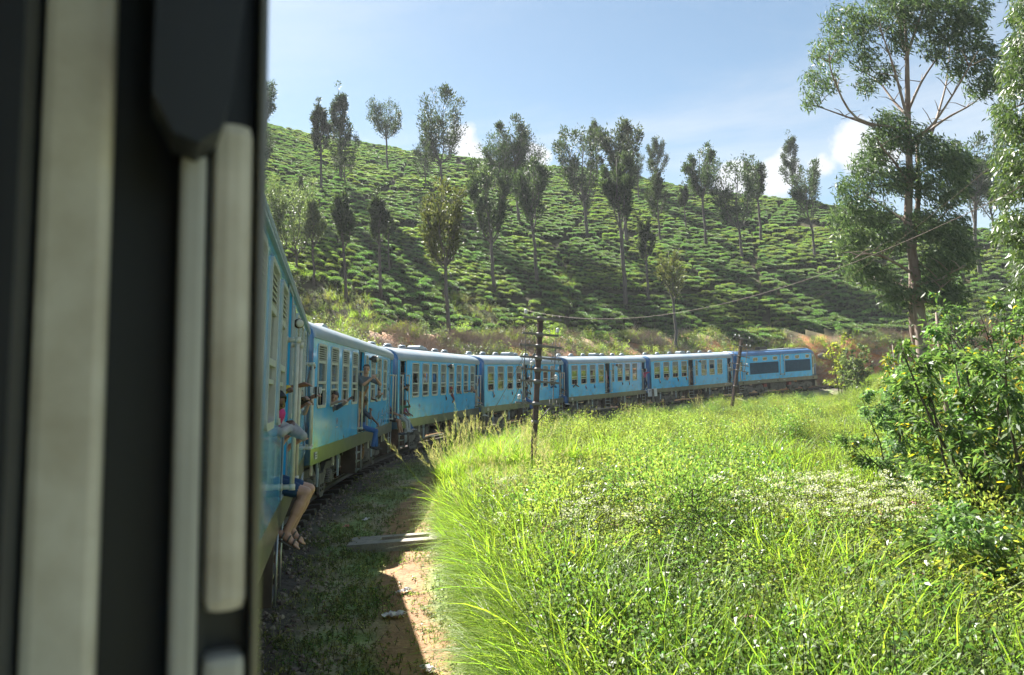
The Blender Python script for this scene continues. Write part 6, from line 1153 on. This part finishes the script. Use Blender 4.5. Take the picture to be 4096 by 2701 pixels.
yb = capsule(np.array([4.97, -(HW - .015), 2.44]), np.array([5.0, -(HW + .02), 2.46]), .042, .042); tag(link('yellow_band', npmesh('yellow_band', *yb, [M_YEL], True)), 'bright yellow band round a wrist at the near doorway', 'wrist band'); bpy.data.objects['yellow_band'].matrix_world = CARS[0]
person(0, 'arms reaching from the far window of the nearest carriage, striped cuff, holding a selfie stick', (8.25, -.42, .86), (-.25, .35, 1), (-.3, 1, 0), None, (7.75, .17, 1.37), (8.02, .16, 1.36), (-.4, 1, -.5), (.6, 1, -.3), skin='tan', shirt=(.03, .03, .035), sleeve='long', vox=.011)
person(0, 'forearm resting on the window sill just behind the selfie arms', (8.9, -.35, .80), (-.2, .4, 1), (0, 1, 0), None, (8.75, .12, 1.27), (8.2, .10, 1.27), (-.5, 1, -.2), (-.4, 1, -.2), skin='fair', shirt=(.5, .5, .48), vox=.012)
ph = held('phone', 'white phone in a black clamp on the selfie stick', 0, (7.5, .25, 1.47), (.16, .014, .085), M_WHITE, (0, 0, 1.42)); q = MB(); q.box(-.012, .012, -.012, .012, -.10, .05, M_BLACK); q.box(-.04, -.03, -.012, .012, -.045, .045, M_BLACK); q.box(.02, .03, -.012, .012, -.045, .045, M_BLACK); q.build('clamp', ph)
person(0, 'person in white sleeves at the last door of the nearest carriage gripping the rail top', (10.75, -.20, 1.20), (-.05, .15, 1), (-.2, 1, 0), (-1, .4, 0), (10.55, .09, 1.85), (10.5, .02, 1.30), skin='tan', shirt=(.55, .55, .53), sleeve='long', fl=(10.85, -.2, .42), fr=(10.68, -.2, .42), vox=.012)
# second carriage
person(1, 'dark-haired man leaning on the second window sill aiming a small camera', (1.98, -.32, .80), (-.35, .60, .8), (-.7, .7, 0), (-1, .2, -.25), (1.62, .42, 1.30), (1.42, .38, 1.27), (.4, 1, -.6), (-.7, .6, -.6), skin='fair', shirt=(.12, .13, .16), hair=M_HAIRB, vox=.010, head_up=(-.2, .5, 1))
held('camera', 'small black camera held out by the dark-haired man at the second window', 1, (1.50, .50, 1.33), (.11, .03, .065), M_BLACK, (0, 0, .5), .022)
person(1, 'man in grey T-shirt leaning far out of the middle door with a phone', (4.98, -.03, 1.38), (-.30, .42, .95), (-.75, .65, 0), (-.9, .15, -.35), (4.74, .46, 1.80), (4.60, .38, 1.79), (.5, 1, -.9), (-.6, .3, -1), (5.04, -.12, .46), (4.92, .0, .46), (-.4, .8, .4), skin='fair', shirt=(.12, .15, .18), pants=(.34, .20, .09), shoes=(.04, .04, .04), hair=M_HAIRB, vox=.010, legs='bare', sc=1.06, head_up=(-.12, .12, 1))
held('phone', 'cream-backed phone held by the man in the grey T-shirt', 1, (4.60, .50, 1.86), (.14, .012, .075), mat('cream_phone', (.55, .52, .36), .35), (.2, 0, .9))
person(1, 'dark-haired face behind the shoulder of the man in the grey T-shirt', (5.35, -.22, 1.36), (-.15, .1, 1), (-.8, .5, 0), (-1, .4, 0), skin='tan', shirt=(.05, .05, .06), fl=(5.4, -.25, .42), fr=(5.25, -.2, .42))
person(1, 'young man in blue jeans seated on the middle door step, hand to his chin', (5.36, -.02, .50), (0, .12, 1), (.25, 1, 0), (.9, .5, -.1), (5.46, .38, .60), (5.34, .24, .90), (.4, .8, -.5), (.2, 1, -.8), (5.46, .40, -.06), (5.24, .34, -.04), (.1, 1, .6), skin='dark', shirt=(.03, .05, .09), pants=(.03, .12, .36), shoes=(.03, .03, .035), foot=(.5, .8, -.2), vox=.010)
person(1, 'man leaning from the seventh window filming with a black phone', (8.15, -.32, .82), (-.25, .45, .9), (-.4, .9, 0), (-.5, .8, -.05), (7.35, .34, 1.46), (7.1, .40, 1.44), (.5, 1, -.5), (-.2, 1, -.7), skin='fair', shirt=(.30, .36, .40), hair=M_HAIRB, vox=.012)
held('phone', 'black phone held sideways outside the seventh window', 1, (7.05, .46, 1.50), (.15, .012, .075), M_BLACK, (0, 0, .3))
person(1, 'person whose hand hangs from the sixth window of the second carriage', (7.1, -.38, .84), (-.1, .25, 1), (0, 1, 0), None, (6.85, .10, 1.18), (6.95, -.1, 1.16), skin='dark', shirt=(.1, .05, .05))
person(1, 'person in dark shorts and sneakers, bare legs out of the second carriage last door', (10.78, -.12, .50), (.05, -.05, 1), (-.1, 1, 0), None, (10.9, .25, .60), (10.6, .2, .62), (0, .5, -.8), (0, .5, -.8), (10.80, .42, -.02), (10.58, .36, -.02), (0, 1, .6), skin='tan', shirt=(.10, .05, .09), pants=(.04, .04, .05), shoes=(.05, .06, .08), legs='bare', vox=.012)
# third carriage
person(2, 'child in green top and pale trousers sitting in the first doorway of the third carriage', (.48, -.06, .46), (0, .06, 1), (-.3, 1, 0), (-.7, .7, -.1), (.62, .16, .98), (.40, .2, .52), (.3, 1, 0), (0, .5, -.8), (.44, .30, -.04), (.30, .28, -.06), (0, 1, .6), skin='dark', shirt=(.03, .16, .08), pants=(.42, .45, .44), shoes=(.45, .50, .56), sc=.80, vox=.012)
person(2, 'child in floral purple top and jeans beside the green-topped child', (.70, -.06, .46), (.05, .06, 1), (-.1, 1, 0), None, (.82, .22, .50), (.6, .2, .52), (0, .5, -.8), (0, .5, -.8), (.72, .34, -.02), (.60, .32, -.02), (0, 1, .6), skin='dark', shirt=(.28, .05, .16), pants=(.04, .12, .30), shoes=(.50, .48, .52), sc=.72, vox=.012)
person(2, 'photographer standing in the first doorway with camera at the face', (.50, -.14, 1.22), (0, .12, 1), (-.4, 1, 0), (-.7, .8, 0), (.58, .18, 1.56), (.42, .18, 1.55), (.5, .3, -1), (-.5, .3, -1), (.6, -.15, .42), (.42, -.15, .42), skin='tan', shirt=(.06, .05, .05), sc=.86)
held('camera', 'black camera with lens held in the first doorway of the third carriage', 2, (.45, .20, 1.60), (.13, .06, .09), M_BLACK, (0, 0, 2.6), .035)
person(2, 'tall person deep in the doorway raising one hand beside the head', (.46, -.42, 1.26), (0, .1, 1), (-.2, 1, 0), None, None, (.34, .04, 2.0), (0, .2, -1), (-.4, .4, -1), (.5, -.42, .42), (.38, -.42, .42), skin='tan', shirt=(.04, .05, .05))
W_ = lambda car, x, z, o, lb, sk='tan', shirt=(.3, .3, .3), hand=None, **kw: person(car, lb, (x + .22, -.34 + o * .5, z - .62), (-.28, .34 + o, .9), (-.6, .8, 0), (-.85, .5, -.05), None if hand is None else (hand[0] + .12, hand[1], hand[2]), hand, (.2, .8, -.5), (-.3, .8, -.5), skin=sk, shirt=shirt, **kw)
W_(2, 2.00, 2.02, -.12, 'dim figure standing at the first window of the third carriage', 'dark', (.05, .05, .05), fl=(2.2, -.4, .42), fr=(2.3, -.4, .42), kp=(1, 0, 0)); W_(2, 3.05, 2.04, -.08, 'woman with long dark hair and white top at the second window', 'fair', (.55, .55, .55), longhair=True, fl=(3.2, -.4, .42), fr=(3.3, -.4, .42), kp=(1, 0, 0))
W_(2, 5.36, 1.42, 0, 'person in dark shirt inside the fourth window of the third carriage', 'dark', (.05, .05, .06)); W_(2, 6.26, 1.38, .12, 'smiling woman with a red headband looking out of the fifth window', 'tan', (.2, .05, .06), hair=mat('red_headband', (.45, .03, .04), .7))
W_(2, 7.62, 1.44, -.05, 'person whose elbow rests on the sixth window sill', 'fair', (.35, .3, .3), (7.35, .10, 1.20)); W_(2, 8.8, 1.44, -.05, 'person reaching a grey-sleeved arm out of the seventh window', 'dark', (.35, .38, .42), (8.42, .36, 1.22), sleeve='long'); W_(2, 9.86, 1.40, .0, 'person with both hands on the eighth window sill', 'fair', (.1, .1, .12), (9.7, .08, 1.30))
person(2, 'person in khaki trousers and white shoes seated at the last door of the third carriage', (10.75, -.12, .50), (0, .05, 1), (-.1, 1, 0), (-.4, 1, 0), (10.95, .14, .98), (10.6, .2, .6), (.4, .8, -.6), (0, .5, -.8), (10.74, .42, -.02), (10.58, .40, .0), (0, 1, .6), skin='fair', shirt=(.35, .3, .28), pants=(.20, .22, .15), shoes=(.62, .60, .58))
person(2, 'dark-haired person standing in the last door of the third carriage', (10.72, -.30, 1.20), (0, .1, 1), (-.2, 1, 0), None, (10.9, .05, 1.7), None, (0, .2, -1), (0, .2, -1), (10.8, -.3, .42), (10.65, -.3, .42), skin='dark', shirt=(.5, .5, .5))
# fourth carriage
W_(3, .72, 1.38, .08, 'woman in pale blue top at the first window of the fourth carriage', 'tan', (.35, .42, .52)); W_(3, 3.05, 1.36, .0, 'person in a purple top in the third window of the fourth carriage', 'dark', (.14, .04, .10)); W_(3, 4.22, 1.36, .0, 'dim person in the fourth window beside the middle door', 'dark', (.1, .04, .05))
person(3, 'dark-haired person in white leaning out of the middle door of the fourth carriage', (5.22, -.10, 1.16), (-.22, .55, .9), (-.2, 1, 0), (.6, .8, -.4), (5.0, .2, 1.55), (4.9, .14, 1.5), (.2, .6, -1), (-.3, .5, -1), (5.28, -.15, .42), (5.12, -.12, .42), skin='dark', shirt=(.60, .60, .60), sc=.95, longhair=True)
person(3, 'person in jeans seated in the middle door of the fourth carriage', (5.24, -.08, .50), (0, .10, 1), (-.1, 1, 0), (.2, 1, 0), (5.35, .2, .95), (5.15, .2, .6), (.4, .8, -.6), (0, .5, -.8), (5.28, .40, -.06), (5.08, .36, -.06), (0, 1, .6), skin='dark', shirt=(.28, .28, .27), pants=(.04, .13, .36), shoes=(.06, .07, .10))
W_(3, 7.15, 1.48, -.05, 'dim person in the sixth window of the fourth carriage', 'dark', (.2, .05, .05)); W_(3, 8.1, 1.46, -.05, 'dim person in the seventh window of the fourth carriage', 'tan', (.05, .05, .08)); W_(3, 9.12, 1.40, .14, 'child in blue leaning an arm out of the eighth window', 'dark', (.06, .20, .42), (8.95, .24, 1.22), sleeve='long')
person(3, 'person standing in the last door of the fourth carriage, one arm raised', (10.78, -.22, 1.16), (0, .1, 1), (-.2, 1, 0), None, (10.75, .1, 1.9), None, (0, .3, -1), (0, .2, -1), (10.85, -.2, .42), (10.7, -.2, .42), skin='fair', shirt=(.25, .18, .18))
person(3, 'person in dark top and jeans seated in the last door of the fourth carriage', (10.76, -.1, .50), (0, .05, 1), (-.1, 1, 0), None, (10.9, .2, .8), (10.62, .2, .6), (.3, .8, -.5), (0, .5, -.8), (10.82, .42, -.04), (10.62, .38, -.02), (0, 1, .6), skin='tan', shirt=(.03, .03, .04), pants=(.04, .13, .34), shoes=(.6, .6, .6))
# fifth and sixth carriages
W_(4, .68, 1.34, .08, 'man in grey leaning out of the first window of the fifth carriage', 'dark', (.35, .34, .36), (.55, .18, 1.14)); W_(4, 1.86, 1.34, .0, 'person in a pink top in the second window of the fifth carriage', 'dark', (.40, .14, .22)); W_(4, 3.02, 1.34, .02, 'person in a bright blue shirt in the third window of the fifth carriage', 'tan', (.04, .16, .42))
person(4, 'person in a pink shirt just inside the middle door of the fifth carriage', (5.05, -.2, 1.20), (-.05, .12, 1), (-.3, 1, 0), None, None, (4.9, .06, 1.2), fl=(5.1, -.2, .42), fr=(4.97, -.2, .42), skin='tan', shirt=(.45, .08, .18))
W_(4, 7.05, 1.40, .0, 'dark-haired person in the sixth window of the fifth carriage', 'dark', (.06, .06, .09)); W_(4, 8.1, 1.38, .02, 'person with an arm on the seventh window sill of the fifth carriage', 'tan', (.3, .3, .3))
person(4, 'man in a pink shirt and jeans standing in the last door of the fifth carriage', (10.82, .02, 1.20), (-.02, .10, 1), (-.2, 1, 0), (-.4, 1, 0), (11.0, .12, 1.72), (10.68, .14, 1.6), (.4, .6, -1), (-.4, .6, -1), (10.86, .02, .42), (10.72, .16, -.02), (-.1, 1, .3), skin='dark', shirt=(.50, .05, .17), pants=(.03, .05, .10), shoes=(.6, .6, .62), sleeve='short', sc=1.02)
W_(5, .72, 1.34, .06, 'person in white at the first window of the last carriage', 'tan', (.55, .55, .56)); W_(5, 1.80, 1.34, .16, 'woman reaching a bare arm down out of the second window of the last carriage', 'fair', (.30, .14, .18), (1.42, .36, 1.06), sleeve='none'); W_(5, 3.08, 1.36, .04, 'man in black looking out of the third window of the last carriage', 'tan', (.02, .02, .025)); W_(5, 4.22, 1.38, .02, 'person in a red top at the fourth window of the last carriage', 'tan', (.32, .05, .06))
person(5, 'person in brown standing inside the middle door of the last carriage', (5.08, -.18, 1.22), (-.02, .1, 1), (-.3, 1, 0), None, None, (4.92, .02, 1.3), fl=(5.14, -.18, .42), fr=(5.0, -.18, .42), skin='dark', shirt=(.22, .14, .08), pants=(.16, .08, .05))
person(5, 'man in a white shirt and dark trousers standing in the door next to the locomotive', (10.78, -.04, 1.22), (.02, .05, 1), (.9, .4, 0), (1, .3, 0), (11.0, .10, 1.5), (10.9, .1, 1.4), (.1, .6, -1), (.1, .6, -1), (10.82, -.05, .42), (10.70, -.05, .42), skin='dark', shirt=(.62, .60, .52), pants=(.02, .02, .025))
# ------------------------------------------------------------------ thin sunlit haze over the valley
hz = MB(); hz.box(-275, 275, -275, 275, -20, 92, M_DARK); ho = hz.build('haze'); tag(ho, kind='stuff', label='thin pale haze in the valley air'); hm = bpy.data.materials.new('haze'); hm.use_nodes = True; hn = hm.node_tree.nodes; hn.clear()
hout = hn.new('ShaderNodeOutputMaterial'); hv_ = hn.new('ShaderNodeVolumePrincipled'); hv_.inputs['Color'].default_value = (.90, .95, 1, 1); hv_.inputs['Density'].default_value = .00026; hv_.inputs['Anisotropy'].default_value = .1; hm.node_tree.links.new(hv_.outputs[0], hout.inputs['Volume']); ho.data.materials.clear(); ho.data.materials.append(hm)
